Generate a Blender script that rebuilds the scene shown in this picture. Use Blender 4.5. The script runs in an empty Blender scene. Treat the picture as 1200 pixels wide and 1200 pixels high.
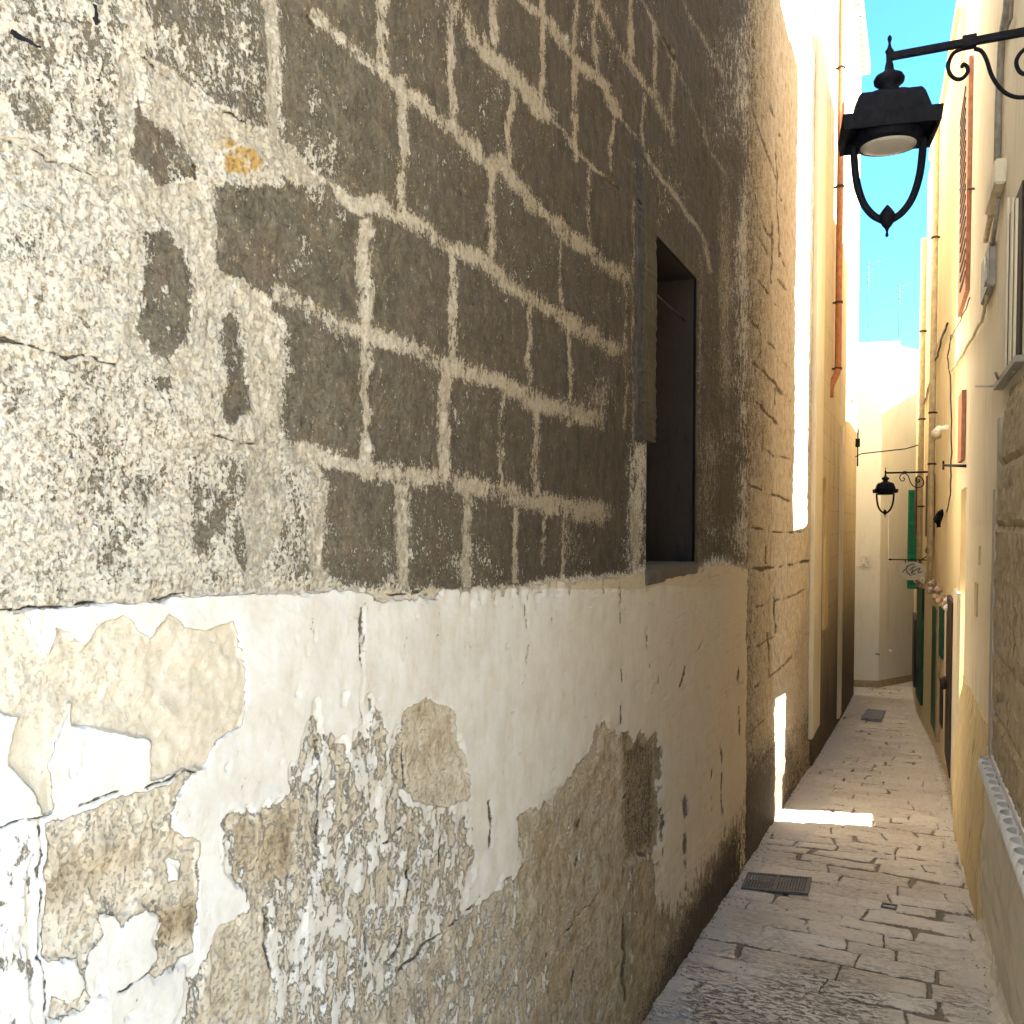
import bpy, math, random
import numpy as np
from mathutils import Vector
random.seed(7)
S = 1.35                       # metres per plan unit
F = 1100.0
YAW = math.radians(23.49); PITCH = math.radians(-2.0)
CY = 615 + F*math.tan(-PITCH)
EYE = np.array([0, 0, 1.55])
FWD = np.array([-math.sin(YAW)*math.cos(PITCH), math.cos(YAW)*math.cos(PITCH), math.sin(PITCH)])
RGT = np.array([math.cos(YAW), math.sin(YAW), 0.0])
UPV = np.cross(RGT, FWD)
XL = -0.88                     # plane of the left-hand walls

def ray(px, py): return RGT*(px-600)/F + UPV*(CY-py)/F + FWD
def onx(px, py, x=XL):
    r = ray(px, py); return EYE + r*(x/r[0])
def ony(px, py, y):
    r = ray(px, py); return EYE + r*(y/r[1])
def onseg(px, py, a, b):
    r = ray(px, py); n = np.array([b[1]-a[1], a[0]-b[0], 0.0])
    t = (n[0]*a[0]+n[1]*a[1])/(n @ r); return EYE + r*t
def proj(x, y, z):
    q0, q1, q2 = x, y, z-1.55
    d = q0*FWD[0]+q1*FWD[1]+q2*FWD[2]
    return 600+F*(q0*RGT[0]+q1*RGT[1])/d, CY-F*(q0*UPV[0]+q1*UPV[1]+q2*UPV[2])/d
def G(y):
    y = np.asarray(y, float)
    return np.where(y < 0, 0, np.where(y < 9, -.072*y, np.where(y < 15.5, -.648-.0605*(y-9), -1.041)))
def ongr(px, py):
    r = ray(px, py); t = 5.0
    for _ in range(60):
        p = EYE+r*t; t = (float(G(p[1]))-1.55)/r[2]
    return EYE+r*t

# ---------------------------------------------------------------- noise (numpy)
class VN:
    def __init__(s, seed): s.t = np.random.default_rng(seed).random((256, 256)).astype(np.float32)
    def __call__(s, x, y):
        xi = np.floor(x); yi = np.floor(y); fx = (x-xi); fy = (y-yi)
        xi = xi.astype(np.int64) & 255; yi = yi.astype(np.int64) & 255
        fx = fx*fx*(3-2*fx); fy = fy*fy*(3-2*fy); x1 = (xi+1) & 255; y1 = (yi+1) & 255; t = s.t
        return (t[xi, yi]*(1-fx)+t[x1, yi]*fx)*(1-fy)+(t[xi, y1]*(1-fx)+t[x1, y1]*fx)*fy
def fbm(x, y, seed, octv=4):
    a = 0.5; r = 0; tot = 0
    for o in range(octv):
        r = r + a*VN(seed*10+o)(x*2**o+o*7.3, y*2**o+o*3.1); tot += a; a *= .5
    return r/tot

# ---------------------------------------------------------------- objects
C = None
def coll():
    return bpy.context.scene.collection.objects
def tag(o, label=None, cat=None, group=None, kind=None):
    if label: o['label'] = label
    if cat: o['category'] = cat
    if group: o['group'] = group
    if kind: o['kind'] = kind
    return o
def thing(name, label, cat, loc=(0, 0, 0), group=None):
    o = bpy.data.objects.new(name, None); coll().link(o); o.empty_display_size = .1
    o.location = Vector(loc)*S; tag(o, label, cat, group); return o
class MB:
    def __init__(s): s.v = []; s.f = []; s.sm = []
    def add(s, vs, fs, smooth=False):
        n = len(s.v); s.v += [tuple(map(float, q)) for q in vs]; s.f += [tuple(i+n for i in q) for q in fs]; s.sm += [smooth]*len(fs)
    def prism(s, poly, z0, z1):
        n = len(poly); a = sum(poly[i][0]*poly[(i+1) % n][1]-poly[(i+1) % n][0]*poly[i][1] for i in range(n))
        if a < 0: poly = poly[::-1]
        s.add([(p[0], p[1], z0) for p in poly]+[(p[0], p[1], z1) for p in poly],
              [tuple(range(n))[::-1], tuple(range(n, 2*n))]+[(i, (i+1) % n, n+(i+1) % n, n+i) for i in range(n)])
    def box(s, x0, x1, y0, y1, z0, z1): s.prism([(x0, y0), (x1, y0), (x1, y1), (x0, y1)], z0, z1)
    def wbox(s, a, b, z0, z1, o0, o1, nx=-1):
        s.prism([(a[0]+nx*o0, a[1]), (b[0]+nx*o0, b[1]), (b[0]+nx*o1, b[1]), (a[0]+nx*o1, a[1])], z0, z1)
    def tube(s, pts, r, n=8, flat=None):
        pts = [np.array(p, float) for p in pts]; rings = []
        rr = r if isinstance(r, (list, tuple)) else [r]*len(pts)
        for i, p in enumerate(pts):
            d = pts[min(i+1, len(pts)-1)]-pts[max(i-1, 0)]; d /= np.linalg.norm(d)+1e-9
            u = np.cross(d, [0, 1, 0] if abs(d[1]) < .9 else [1, 0, 0]); u /= np.linalg.norm(u); w = np.cross(d, u)
            fl = flat or 1.0
            rings.append([p+rr[i]*(math.cos(t*2*math.pi/n)*u+fl*math.sin(t*2*math.pi/n)*w) for t in range(n)])
        vs = [q for r_ in rings for q in r_]; fs = []
        for i in range(len(pts)-1):
            for t in range(n): fs.append((i*n+t, i*n+(t+1) % n, (i+1)*n+(t+1) % n, (i+1)*n+t))
        fs += [tuple(range(n))[::-1], tuple(range((len(pts)-1)*n, len(pts)*n))]
        s.add(vs, fs, True)
    def lathe(s, c, prof, n=20, sq=False):
        vs = []; fs = []
        for (r, z) in prof:
            for t in range(n):
                a = 2*math.pi*(t+.5)/n
                vs.append((c[0]+r*math.cos(a), c[1]+r*math.sin(a), c[2]+z))
        for i in range(len(prof)-1):
            for t in range(n): fs.append((i*n+t, i*n+(t+1) % n, (i+1)*n+(t+1) % n, (i+1)*n+t))
        fs += [tuple(range(n))[::-1], tuple(range((len(prof)-1)*n, len(prof)*n))]
        s.add(vs, fs, not sq)
def world(o):
    p = Vector((0, 0, 0)); q = o
    while q: p += Vector(q.location); q = q.parent
    return p
def obj(name, mb, mat, parent=None, loc=(0, 0, 0), bevel=0):
    me = bpy.data.meshes.new(name)
    base = (world(parent) if parent else Vector((0, 0, 0)))+Vector(loc)*S
    me.from_pydata([(a*S-base.x, b*S-base.y, c*S-base.z) for a, b, c in mb.v], [], mb.f)
    me.polygons.foreach_set('use_smooth', mb.sm)
    import bmesh
    bm = bmesh.new(); bm.from_mesh(me); bmesh.ops.recalc_face_normals(bm, faces=bm.faces)
    if bevel:
        bmesh.ops.bevel(bm, geom=[e for e in bm.edges if len(e.link_faces) == 2 and e.calc_face_angle() > .6], offset=bevel, segments=2, affect='EDGES')
    bm.to_mesh(me); bm.free()
    me.materials.append(mat); me.update()
    o = bpy.data.objects.new(name, me); coll().link(o); o.location = Vector(loc)*S
    if parent: o.parent = parent
    return o
def gridmesh(name, X, Y, Z, keep, mat, attrs, parent=None, flip=False, smooth=True):
    """X,Y,Z arrays (r,c); keep (r-1,c-1) bool faces"""
    r, c = X.shape; idx = np.arange(r*c).reshape(r, c)
    q = np.stack([idx[:-1, :-1], idx[:-1, 1:], idx[1:, 1:], idx[1:, :-1]], -1)[keep]
    if flip: q = q[:, ::-1]
    used = np.zeros(r*c, bool); used[q.ravel()] = True; mp = np.cumsum(used)-1; q = mp[q]
    base = world(parent) if parent else Vector((0, 0, 0))
    co = np.stack([X.ravel()*S-base.x, Y.ravel()*S-base.y, Z.ravel()*S-base.z], -1)[used].astype(np.float32)
    me = bpy.data.meshes.new(name)
    me.vertices.add(len(co)); me.vertices.foreach_set('co', co.ravel())
    me.loops.add(q.size); me.loops.foreach_set('vertex_index', q.ravel().astype(np.int32))
    me.polygons.add(len(q)); me.polygons.foreach_set('loop_start', (np.arange(len(q))*4).astype(np.int32))
    me.polygons.foreach_set('loop_total', np.full(len(q), 4, np.int32))
    me.polygons.foreach_set('use_smooth', np.full(len(q), smooth))
    me.update(calc_edges=True)
    for k, a in attrs.items():
        at = me.attributes.new(k, 'FLOAT_COLOR', 'POINT')
        at.data.foreach_set('color', a.reshape(-1, 4)[used].astype(np.float32).ravel())
    me.materials.append(mat)
    o = bpy.data.objects.new(name, me); coll().link(o)
    if parent: o.parent = parent
    return o

# ---------------------------------------------------------------- node helpers
class N:
    def __init__(s, name):
        s.m = bpy.data.materials.new(name); s.m.use_nodes = True; s.t = s.m.node_tree
        s.b = s.t.nodes['Principled BSDF']; s.b.inputs['Roughness'].default_value = .9
        s.b.inputs['Specular IOR Level'].default_value = .25
        s.co = s.t.nodes.new('ShaderNodeTexCoord').outputs['Object']
    def set(s, sock, v):
        if hasattr(v, 'links') or isinstance(v, bpy.types.NodeSocket): s.t.links.new(v, sock)
        else:
            if isinstance(v, (tuple, list)) and len(v) == 3 and sock.type == 'RGBA': v = (*v, 1)
            sock.default_value = v
    def n(s, ty, **k):
        x = s.t.nodes.new(ty)
        for a, v in k.items(): setattr(x, a, v)
        return x
    def math(s, op, a, b=0.0, c=None, clamp=False):
        x = s.n('ShaderNodeMath', operation=op, use_clamp=clamp); s.set(x.inputs[0], a); s.set(x.inputs[1], b)
        if c is not None: s.set(x.inputs[2], c)
        return x.outputs[0]
    def vec(s, sc, off=(0, 0, 0)):
        x = s.n('ShaderNodeMapping'); s.set(x.inputs['Vector'], s.co); x.inputs['Scale'].default_value = sc; x.inputs['Location'].default_value = off
        return x.outputs[0]
    def noise(s, scale, det=4, rough=.55, vec=None, dist=0.0, off=(0, 0, 0)):
        x = s.n('ShaderNodeTexNoise'); v = vec if vec is not None else (s.co if off == (0, 0, 0) else s.vec((1, 1, 1), off))
        s.set(x.inputs['Vector'], v); x.inputs['Scale'].default_value = scale; x.inputs['Detail'].default_value = det
        x.inputs['Roughness'].default_value = rough; x.inputs['Distortion'].default_value = dist
        return x.outputs['Fac']
    def voro(s, scale, vec=None, feat='F1'):
        x = s.n('ShaderNodeTexVoronoi', feature=feat); s.set(x.inputs['Vector'], vec if vec is not None else s.co); x.inputs['Scale'].default_value = scale
        return x.outputs['Distance']
    def step(s, v, a, b, lo=0.0, hi=1.0):
        x = s.n('ShaderNodeMapRange', interpolation_type='SMOOTHSTEP'); s.set(x.inputs[0], v)
        for i, q in enumerate((a, b, lo, hi)): s.set(x.inputs[i+1], q)
        return x.outputs[0]
    def mix(s, f, a, b, mode='MIX'):
        x = s.n('ShaderNodeMix', data_type='RGBA', blend_type=mode); s.set(x.inputs[0], f); s.set(x.inputs[6], a); s.set(x.inputs[7], b)
        return x.outputs[2]
    def attr(s, name):
        x = s.n('ShaderNodeAttribute', attribute_name=name); sp = s.n('ShaderNodeSeparateColor'); s.t.links.new(x.outputs['Color'], sp.inputs[0])
        return sp.outputs[0], sp.outputs[1], sp.outputs[2], x.outputs['Alpha']
    def xyz(s):
        x = s.n('ShaderNodeSeparateXYZ'); s.t.links.new(s.co, x.inputs[0]); return x.outputs
    def out(s, col, h=None, dist=.01, strength=1.0, rough=None, metal=None):
        s.set(s.b.inputs['Base Color'], col)
        if h is not None:
            b = s.n('ShaderNodeBump'); b.inputs['Distance'].default_value = dist; b.inputs['Strength'].default_value = strength
            s.set(b.inputs['Height'], h); s.t.links.new(b.outputs[0], s.b.inputs['Normal'])
        if rough is not None: s.set(s.b.inputs['Roughness'], rough)
        if metal is not None: s.b.inputs['Metallic'].default_value = metal
        return s.m

def m_stonewall():
    m = N('weathered_wall')
    M, P, D, tone = m.attr('m1'); K, O, T, B = m.attr('m2')
    st = m.vec((1, 1, .45))
    nb = m.noise(9, 6, .6)                     # broad
    nm = m.noise(15, 11, .74, off=(3, 1, 2))    # flaking
    ns = m.noise(17, 11, .74, vec=m.vec((1, 1, .38), (1, 5, 2)))  # drips
    nf = m.noise(110, 7, .72, off=(5, 2, 7))   # grain
    nk = m.noise(46, 7, .78, vec=m.vec((1, 1, .7), (8, 3, 5)))
    pit = m.step(m.noise(95, 5, .7, off=(9, 4, 1)), .52, .66)
    # bare stone: cream to tan
    cream = m.mix(m.step(nm, .3, .7), (.58, .52, .42), (.76, .71, .62))
    tan = m.mix(m.step(m.math('ADD', m.math('MULTIPLY', nm, .5), m.math('MULTIPLY', ns, .5)), .36, .62), (.19, .14, .085), (.60, .50, .35))
    tt = m.step(m.math('ADD', T, m.math('MULTIPLY', m.math('SUBTRACT', nb, .5), .9)), .25, .8)
    stone = m.mix(tt, cream, tan)
    fle = m.step(m.math('ADD', m.math('MULTIPLY', nf, .75), m.math('MULTIPLY', nm, .3)), .50, .63)
    upper = m.mix(fle, m.mix(nk, (.53, .49, .42), (.67, .65, .59)), (.36, .30, .215))
    isup = m.math('SUBTRACT', 1.0, m.step(T, .4, .6, 0, 1))
    # T alpha B: <.5 upper speckled face, marks in B
    sp = m.mix(m.math('MULTIPLY', m.step(nf, .5, .66), m.step(T, 0, .5, .12, .5)), stone, (.30, .22, .13))
    base = m.mix(m.step(B, .2, .4), sp, upper)
    # ochre
    oc = m.mix(nm, (.42, .24, .06), (.50, .36, .14))
    base = m.mix(m.step(m.math('ADD', O, m.math('MULTIPLY', m.math('SUBTRACT', nm, .5), 1.2)), .45, .62), base, oc)
    # grime
    dd = m.math('ADD', D, m.math('MULTIPLY', m.math('SUBTRACT', m.math('ADD', m.math('ADD', m.math('MULTIPLY', nk, .25), m.math('MULTIPLY', nm, .28)), m.math('ADD', m.math('MULTIPLY', ns, .17), m.math('MULTIPLY', nf, .3))), .5), 3.7))
    dk = m.step(dd, .44, .56)
    dcol = m.mix(m.step(nm, .3, .7), (.060, .053, .040), (.20, .178, .135))
    dcol = m.mix(m.math('MULTIPLY', m.step(nb, .5, .66), .5), dcol, (.17, .12, .088))
    dcol = m.mix(m.step(nk, .50, .36, 0, .6), dcol, (.060, .046, .030))
    dcol = m.mix(m.step(nf, .40, .62, 0, .45), dcol, (.085, .066, .042))
    dcol2 = m.mix(m.step(ns, .35, .65), (.026, .019, .014), (.080, .060, .043))
    dcol = m.mix(tone, dcol, dcol2)
    spk = m.step(m.math('ADD', m.math('MULTIPLY', nf, .45), m.math('MULTIPLY', nk, .65)), .615, .665)
    dcol = m.mix(m.math('MULTIPLY', spk, m.math('SUBTRACT', .95, m.math('MULTIPLY', tone, .6))), dcol, (.44, .38, .28))
    base = m.mix(m.math('MULTIPLY', dk, .96), base, dcol)
    # mortar
    mm = m.step(m.math('ADD', M, m.math('MULTIPLY', m.math('SUBTRACT', m.math('ADD', m.math('MULTIPLY', ns, .2), m.math('ADD', m.math('MULTIPLY', nk, .4), m.math('MULTIPLY', nf, .4))), .5), 4.4)), .38, .58)
    mcol = m.mix(m.step(nk, .3, .7), (.40, .36, .29), (.70, .66, .58))
    mcol = m.mix(m.math('MULTIPLY', tone, .72), mcol, (.26, .20, .125))
    mcol = m.mix(m.math('MULTIPLY', m.step(nf, .45, .65), .45), mcol, (.26, .21, .14))
    base = m.mix(mm, base, mcol)
    base = m.mix(m.math('MULTIPLY', m.math('MULTIPLY', mm, m.math('SUBTRACT', 1.0, mm)), 1.2), base, (.16, .12, .075))  # brown rim along the mortar, a thin shadow line put into the colour
    # limewash plaster, ragged
    pp = m.step(m.math('ADD', P, m.math('MULTIPLY', m.math('SUBTRACT', m.math('ADD', m.math('MULTIPLY', ns, .5), m.math('MULTIPLY', nm, .5)), .5), 1.9)), .47, .54)
    pc = m.mix(m.math('MULTIPLY', m.step(nb, .35, .7), .6), (.78, .785, .79), (.64, .62, .57))
    pc = m.mix(m.step(ns, .46, .64, 0, .45), pc, (.66, .63, .56))
    pc = m.mix(m.step(nk, .56, .70, 0, .35), pc, (.54, .50, .42))
    pc = m.mix(m.math('MULTIPLY', tone, .85), pc, (.56, .45, .29))
    drt = m.math('MULTIPLY', m.step(ns, .60, .72), m.math('ADD', .10, m.math('MULTIPLY', tone, .6)))
    pc = m.mix(drt, pc, (.33, .25, .15))
    pc = m.mix(m.math('MULTIPLY', m.step(nf, .58, .7), .22), pc, (.5, .43, .33))
    chip = m.math('MULTIPLY', m.step(m.math('ADD', m.math('MULTIPLY', nf, .5), m.math('MULTIPLY', ns, .5)), .605, .64), m.step(nb, .42, .6))
    pp = m.math('MULTIPLY', pp, m.math('SUBTRACT', 1.0, m.math('MULTIPLY', chip, .8)))
    base = m.mix(pp, base, pc)
    base = m.mix(m.math('MULTIPLY', m.math('MULTIPLY', pp, m.math('SUBTRACT', 1.0, pp)), 2.6), base, (.25, .19, .12))  # dirt-brown edge line, painted in for the shadow under the plaster lip
    # crevices and black paint
    kk = m.step(m.math('ADD', K, m.math('MULTIPLY', m.math('SUBTRACT', m.math('ADD', m.math('MULTIPLY', nm, .6), m.math('MULTIPLY', nf, .4)), .5), 2.6)), .46, .78)
    base = m.mix(m.math('MULTIPLY', kk, .85), base, (.10, .072, .045))
    base = m.mix(m.step(m.math('ADD', B, m.math('MULTIPLY', m.math('SUBTRACT', nm, .5), .5)), .86, .92), base, (.02, .02, .03))
    h = m.math('ADD', m.math('MULTIPLY', nm, .30), m.math('MULTIPLY', m.noise(34, 3, .5, off=(4, 4, 1)), .45))
    h = m.math('ADD', h, m.math('MULTIPLY', nf, .08))
    h = m.math('SUBTRACT', h, m.math('MULTIPLY', m.math('MULTIPLY', pit, .25), m.math('SUBTRACT', 1.0, pp)))
    h = m.math('MULTIPLY', h, m.step(T, -.05, .35, .22, .9)); h = m.math('MULTIPLY', h, m.math('SUBTRACT', 1.0, m.math('MULTIPLY', dk, .35)))
    h = m.math('MULTIPLY', h, m.math('SUBTRACT', 1.0, m.math('MULTIPLY', pp, .55)))
    h = m.math('ADD', h, m.math('MULTIPLY', pp, .55)); h = m.math('ADD', h, m.math('MULTIPLY', mm, .06))
    h = m.math('SUBTRACT', h, m.math('MULTIPLY', kk, .9))
    return m.out(base, h, .010, 1.0)

def m_plaster(name, a, b, dirt=(.35, .25, .13), amt=.5, streak=.25, scale=3.0, bump=.006, low=None, blocks=False):
    m = N(name)
    n1 = m.noise(scale, 5, .6); n2 = m.noise(scale*4, 7, .65, vec=m.vec((1, 1, streak))); n3 = m.noise(90, 4, .6)
    c = m.mix(n1, a, b)
    c = m.mix(m.math('MULTIPLY', m.step(n2, .5, .72), amt), c, dirt)
    c = m.mix(m.math('MULTIPLY', m.step(n3, .5, .7), .18), c, dirt)
    h = m.math('ADD', m.math('MULTIPLY', n2, .7), m.math('MULTIPLY', n3, .3))
    if blocks:
        z = m.xyz()[2]; fr = m.math('PINGPONG', m.math('ADD', z, m.math('MULTIPLY', n1, .05)), .17)
        j = m.math('SUBTRACT', 1.0, m.step(fr, .0, .010)); j = m.math('MULTIPLY', j, m.step(n2, .38, .55))
        c = m.mix(m.math('MULTIPLY', j, .45), c, (.10, .07, .04)); h = m.math('SUBTRACT', h, j)
    if low:
        z = m.xyz()[2]
        w = m.step(m.math('ADD', z, m.math('MULTIPLY', m.math('SUBTRACT', n2, .5), low[2])), low[0], low[1], 1, 0)
        c = m.mix(m.math('MULTIPLY', w, low[4] if len(low) > 4 else .9), c, m.mix(n2, low[3], tuple(q*1.9 for q in low[3])))
    return m.out(c, h, bump)
def m_plain(name, col, rough=.6, metal=0.0, var=.25, scale=25, bump=.002):
    m = N(name); n1 = m.noise(scale, 5, .65, vec=m.vec((1, 1, .5)))
    c = m.mix(m.step(n1, .3, .75), tuple(q*(1-var) for q in col), tuple(min(1, q*(1+var)) for q in col))
    return m.out(c, n1, bump, 1.0, rough, metal)

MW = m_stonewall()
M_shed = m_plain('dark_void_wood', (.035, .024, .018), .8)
M_grey = m_plain('grey_weathered', (.062, .056, .052), .85, var=.4)
M_iron = m_plain('black_iron', (.006, .007, .012), .62, .0, .5, 60)
M_iron.node_tree.nodes['Principled BSDF'].inputs['Specular IOR Level'].default_value = .10
M_copper = m_plain('copper_pipe', (.42, .17, .075), .5, .15)
M_cream = m_plaster('cream_wall', (.67, .60, .44), (.75, .69, .55), (.46, .35, .17), .45, .12)
M_yellow = m_plaster('yellow_wall', (.62, .51, .30), (.70, .60, .39), (.45, .32, .14), .5, .08, low=(-1.15, -.3, .9, (.22, .15, .07)))
M_farleft = m_plaster('aged_wall', (.52, .44, .30), (.64, .57, .43), (.27, .18, .09), .75, .06, 1.6, low=(.3, 3.0, 3.4, (.060, .042, .025), .95), blocks=True)
M_white = m_plaster('white_wall', (.76, .72, .64), (.82, .79, .72), (.5, .45, .36), .25, .2)
M_plinth = m_plaster('ochre_plinth', (.56, .44, .22), (.70, .58, .34), (.24, .14, .05), .75, .15, 4, .014)
M_tuff = m_plaster('rough_stone', (.30, .23, .14), (.50, .40, .26), (.09, .065, .04), .7, .3, 5, .02)
M_dado = m_plaster('grey_dado', (.56, .51, .41), (.66, .61, .51), (.36, .30, .22), .4, .1, 3)
M_mould = m_plaster('white_moulding', (.70, .69, .68), (.78, .77, .76), (.45, .42, .40), .3, .5, 8)
M_edge = m_plaster('grey_edging', (.38, .33, .26), (.46, .41, .33), (.25, .22, .2), .3, .3, 4)
M_green = m_plain('green_paint', (.012, .075, .045), .55, var=.3)
M_peach = m_plain('peach_shutter', (.45, .20, .11), .6)
M_pipey = m_plain('cream_pipe', (.56, .47, .30), .55)
M_dbrown = m_plain('dark_brown_door', (.045, .03, .024), .6)
M_rub = m_plain('rubble_cornice', (.42, .30, .22), .9, var=.5)
M_capw = m_plain('white_cap', (.78, .74, .66), .8)
M_cgrey = m_plain('conduit_grey', (.30, .28, .25), .6)
M_cablek = m_plain('cable_dark', (.05, .04, .03), .6)
M_sign = m_plain('sign_board', (.50, .46, .36), .5, var=.1)
M_signd = m_plain('sign_ink', (.06, .07, .07), .6)
M_blue = m_plain('plaque_blue', (.25, .32, .5), .5)
M_red = m_plain('red_print', (.6, .06, .04), .5)
M_lens = m_plain('lamp_lens', (.50, .48, .44), .35, var=.1)
M_roof = m_plain('flat_roof', (.45, .42, .36), .9)

# ---------------------------------------------------------------- left wall masks
def pmask(PX, PY, poly, w):
    poly = [tuple(p) for p in poly]
    xs = [p[0] for p in poly]; ys = [p[1] for p in poly]
    out = np.zeros(PX.shape, np.float32)
    bb = (PX > min(xs)-2*w) & (PX < max(xs)+2*w) & (PY > min(ys)-2*w) & (PY < max(ys)+2*w)
    x = PX[bb]; y = PY[bb]
    if x.size == 0: return out
    ins = np.zeros(x.shape, bool); d = np.full(x.shape, 1e9, np.float32)
    n = len(poly)
    for i in range(n):
        x0, y0 = poly[i]; x1, y1 = poly[(i+1) % n]
        dx = x1-x0; dy = y1-y0
        t = np.clip(((x-x0)*dx+(y-y0)*dy)/(dx*dx+dy*dy+1e-9), 0, 1)
        d = np.minimum(d, np.hypot(x-x0-t*dx, y-y0-t*dy))
        if y0 != y1:
            c = ((y0 > y) != (y1 > y)) & (x < (x1-x0)*(y-y0)/(y1-y0)+x0); ins ^= c
    out[bb] = np.clip(.5+np.where(ins, d, -d)/(2*w), 0, 1)
    return out
def lmask(PX, PY, pts, w):
    """soft line, half width w px"""
    out = np.zeros(PX.shape, np.float32)
    for (x0, y0), (x1, y1) in zip(pts[:-1], pts[1:]):
        bb = (PX > min(x0, x1)-2*w) & (PX < max(x0, x1)+2*w) & (PY > min(y0, y1)-2*w) & (PY < max(y0, y1)+2*w)
        x = PX[bb]; y = PY[bb]
        if x.size == 0: continue
        dx = x1-x0; dy = y1-y0
        t = np.clip(((x-x0)*dx+(y-y0)*dy)/(dx*dx+dy*dy+1e-9), 0, 1)
        d = np.hypot(x-x0-t*dx, y-y0-t*dy)
        out[bb] = np.maximum(out[bb], np.clip(1-(d-w*.35)/(1.3*w), 0, 1))
    return out
def sc(pts, x0, y0, k): return [(x0+a/k, y0+b/k) for a, b in pts]

def fields(PX0, PY0, W=None):
    # wander the drawn outlines a little so nothing is ruled
    PX = PX0+(fbm(PX0/22, PY0/30, 3, 6)-.5)*11*np.clip(1.25-PX0/1100, .3, 1.2); PY = PY0+(fbm(PX0/26, PY0/22, 4, 6)-.5)*14
    z = np.zeros(PX.shape, np.float32)
    Mo, P, D, K, O, T, B, tone, dep = [z.copy() for _ in range(9)]
    T += .5; B += .3*0
    L = [(-400, 745), (0, 713), (215, 697), (280, 694), (380, 690), (480, 692), (600, 684), (700, 676), (755, 670), (815, 668), (835, 660), (868, 662), (876, 668)]
    up = L+[(876, -900), (-400, -900)]
    mu = pmask(PX, PY, up, 4); B = np.maximum(B, .5*mu)
    def setp(ch, poly, v, w=6):
        m = pmask(PX, PY, poly, w*1.5+1.5); return ch*(1-m)+v*m
    # dark grime
    D = setp(D, [(0, -400), (150, -400), (150, 200), (100, 190), (0, 158), (-300, 80), (-300, -400)], .42, 8)
    D = setp(D, [(155, -400), (325, -400), (322, 160), (240, 125), (160, 70)], .55, 8)
    D = setp(D, [(-300, 100), (0, 180), (60, 195), (100, 218), (150, 235), (155, 425), (0, 398), (-300, 330)], .26, 8)
    D = setp(D, [(-300, 380), (0, 404), (200, 430), (214, 695), (0, 712), (-300, 730)], .29, 8)
    D = setp(D, [(70, 440), (150, 440), (200, 560), (130, 690), (60, 640)], .42, 20)
    D = setp(D, [(215, 520), (360, 540), (380, 690), (218, 697)], .42, 8)
    D = setp(D, [(228, 560), (265, 575), (300, 640), (290, 660), (235, 640)], .62, 12)
    main = [(325, -500), (880, -500), (880, 664), (838, 658), (815, 668), (700, 676), (605, 684), (480, 688), (385, 684), (375, 560), (340, 522), (330, 375), (255, 320), (250, 215), (330, 215), (325, 160)]
    D = setp(D, main, .80, 7)
    D = setp(D, [(335, 480), (430, 500), (430, 550), (340, 530)], .68, 14)
    D = setp(D, [(375, 565), (470, 570), (470, 688), (385, 690)], .60, 16)
    D = setp(D, [(380, 560), (460, 570), (460, 630), (385, 640)], .80, 12)
    D = setp(D, [(478, 640), (605, 640), (605, 690), (478, 690)], .66, 14)
    D = setp(D, [(330, 150), (400, 160), (420, 235), (370, 230), (325, 190)], .6, 12)
    for b in ([(160, 97), (173, 140), (217, 160), (230, 207), (200, 240), (177, 207), (150, 180)],
              [(167, 263), (193, 267), (227, 297), (230, 340), (228, 385), (213, 402), (200, 430), (173, 417), (163, 390)],
              [(258, 367), (283, 363), (290, 420), (295, 477), (273, 503), (260, 493)],
              sc([(520, 270), (600, 270), (600, 390)], 0, 350, 3)):
        D = setp(D, b, .74, 5)
    # paler weathered stripe at the far edge of the painted area
    D = setp(D, [(846, -300), (872, -300), (880, -300), (880, 664), (858, 664), (842, 560), (850, 400), (846, 200)], .72, 9)
    D = setp(D, [(866, -500), (880, -500), (880, 670), (866, 670)], .50, 4)
    D = setp(D, [(740, 520), (757, 520), (757, 670), (735, 665)], .45, 5)
    # light mortar and repair patches
    big = [[(167, 70), (200, 80), (233, 110), (240, 143), (233, 190), (217, 160), (180, 143)],
           [(240, 128), (310, 160), (327, 150), (367, 200), (385, 215), (350, 219), (300, 180), (267, 162), (245, 160)],
           [(-200, 90), (0, 158), (35, 160), (67, 187), (100, 197), (143, 207), (147, 230), (100, 213), (60, 193), (0, 175), (-200, 110)],
           [(150, 200), (187, 215), (235, 215), (256, 267), (256, 320), (283, 327), (322, 347), (330, 400), (332, 520), (300, 518), (292, 400), (285, 360), (255, 360), (250, 500), (210, 440), (228, 400), (233, 300), (200, 262), (160, 250)],
           [(140, 60), (158, 66), (157, 190), (165, 250), (158, 380), (175, 420), (200, 440), (175, 437), (150, 400), (152, 250), (140, 200)],
           [(312, -20), (327, -20), (325, 160), (314, 155)],
           [(385, 210), (440, 235), (448, 255), (420, 252), (395, 235)],
           [(286, 520), (330, 525), (335, 600), (300, 690), (288, 690)],
           [(205, 515), (330, 515), (430, 540), (430, 556), (340, 545), (215, 525)]]
    for b in big: Mo = np.maximum(Mo, .88*pmask(PX, PY, b, 5))
    for v in ([(286, 520), (330, 525), (335, 600), (300, 690), (288, 690)], [(292, 400), (330, 400), (332, 520), (300, 518)]):
        pass
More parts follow.
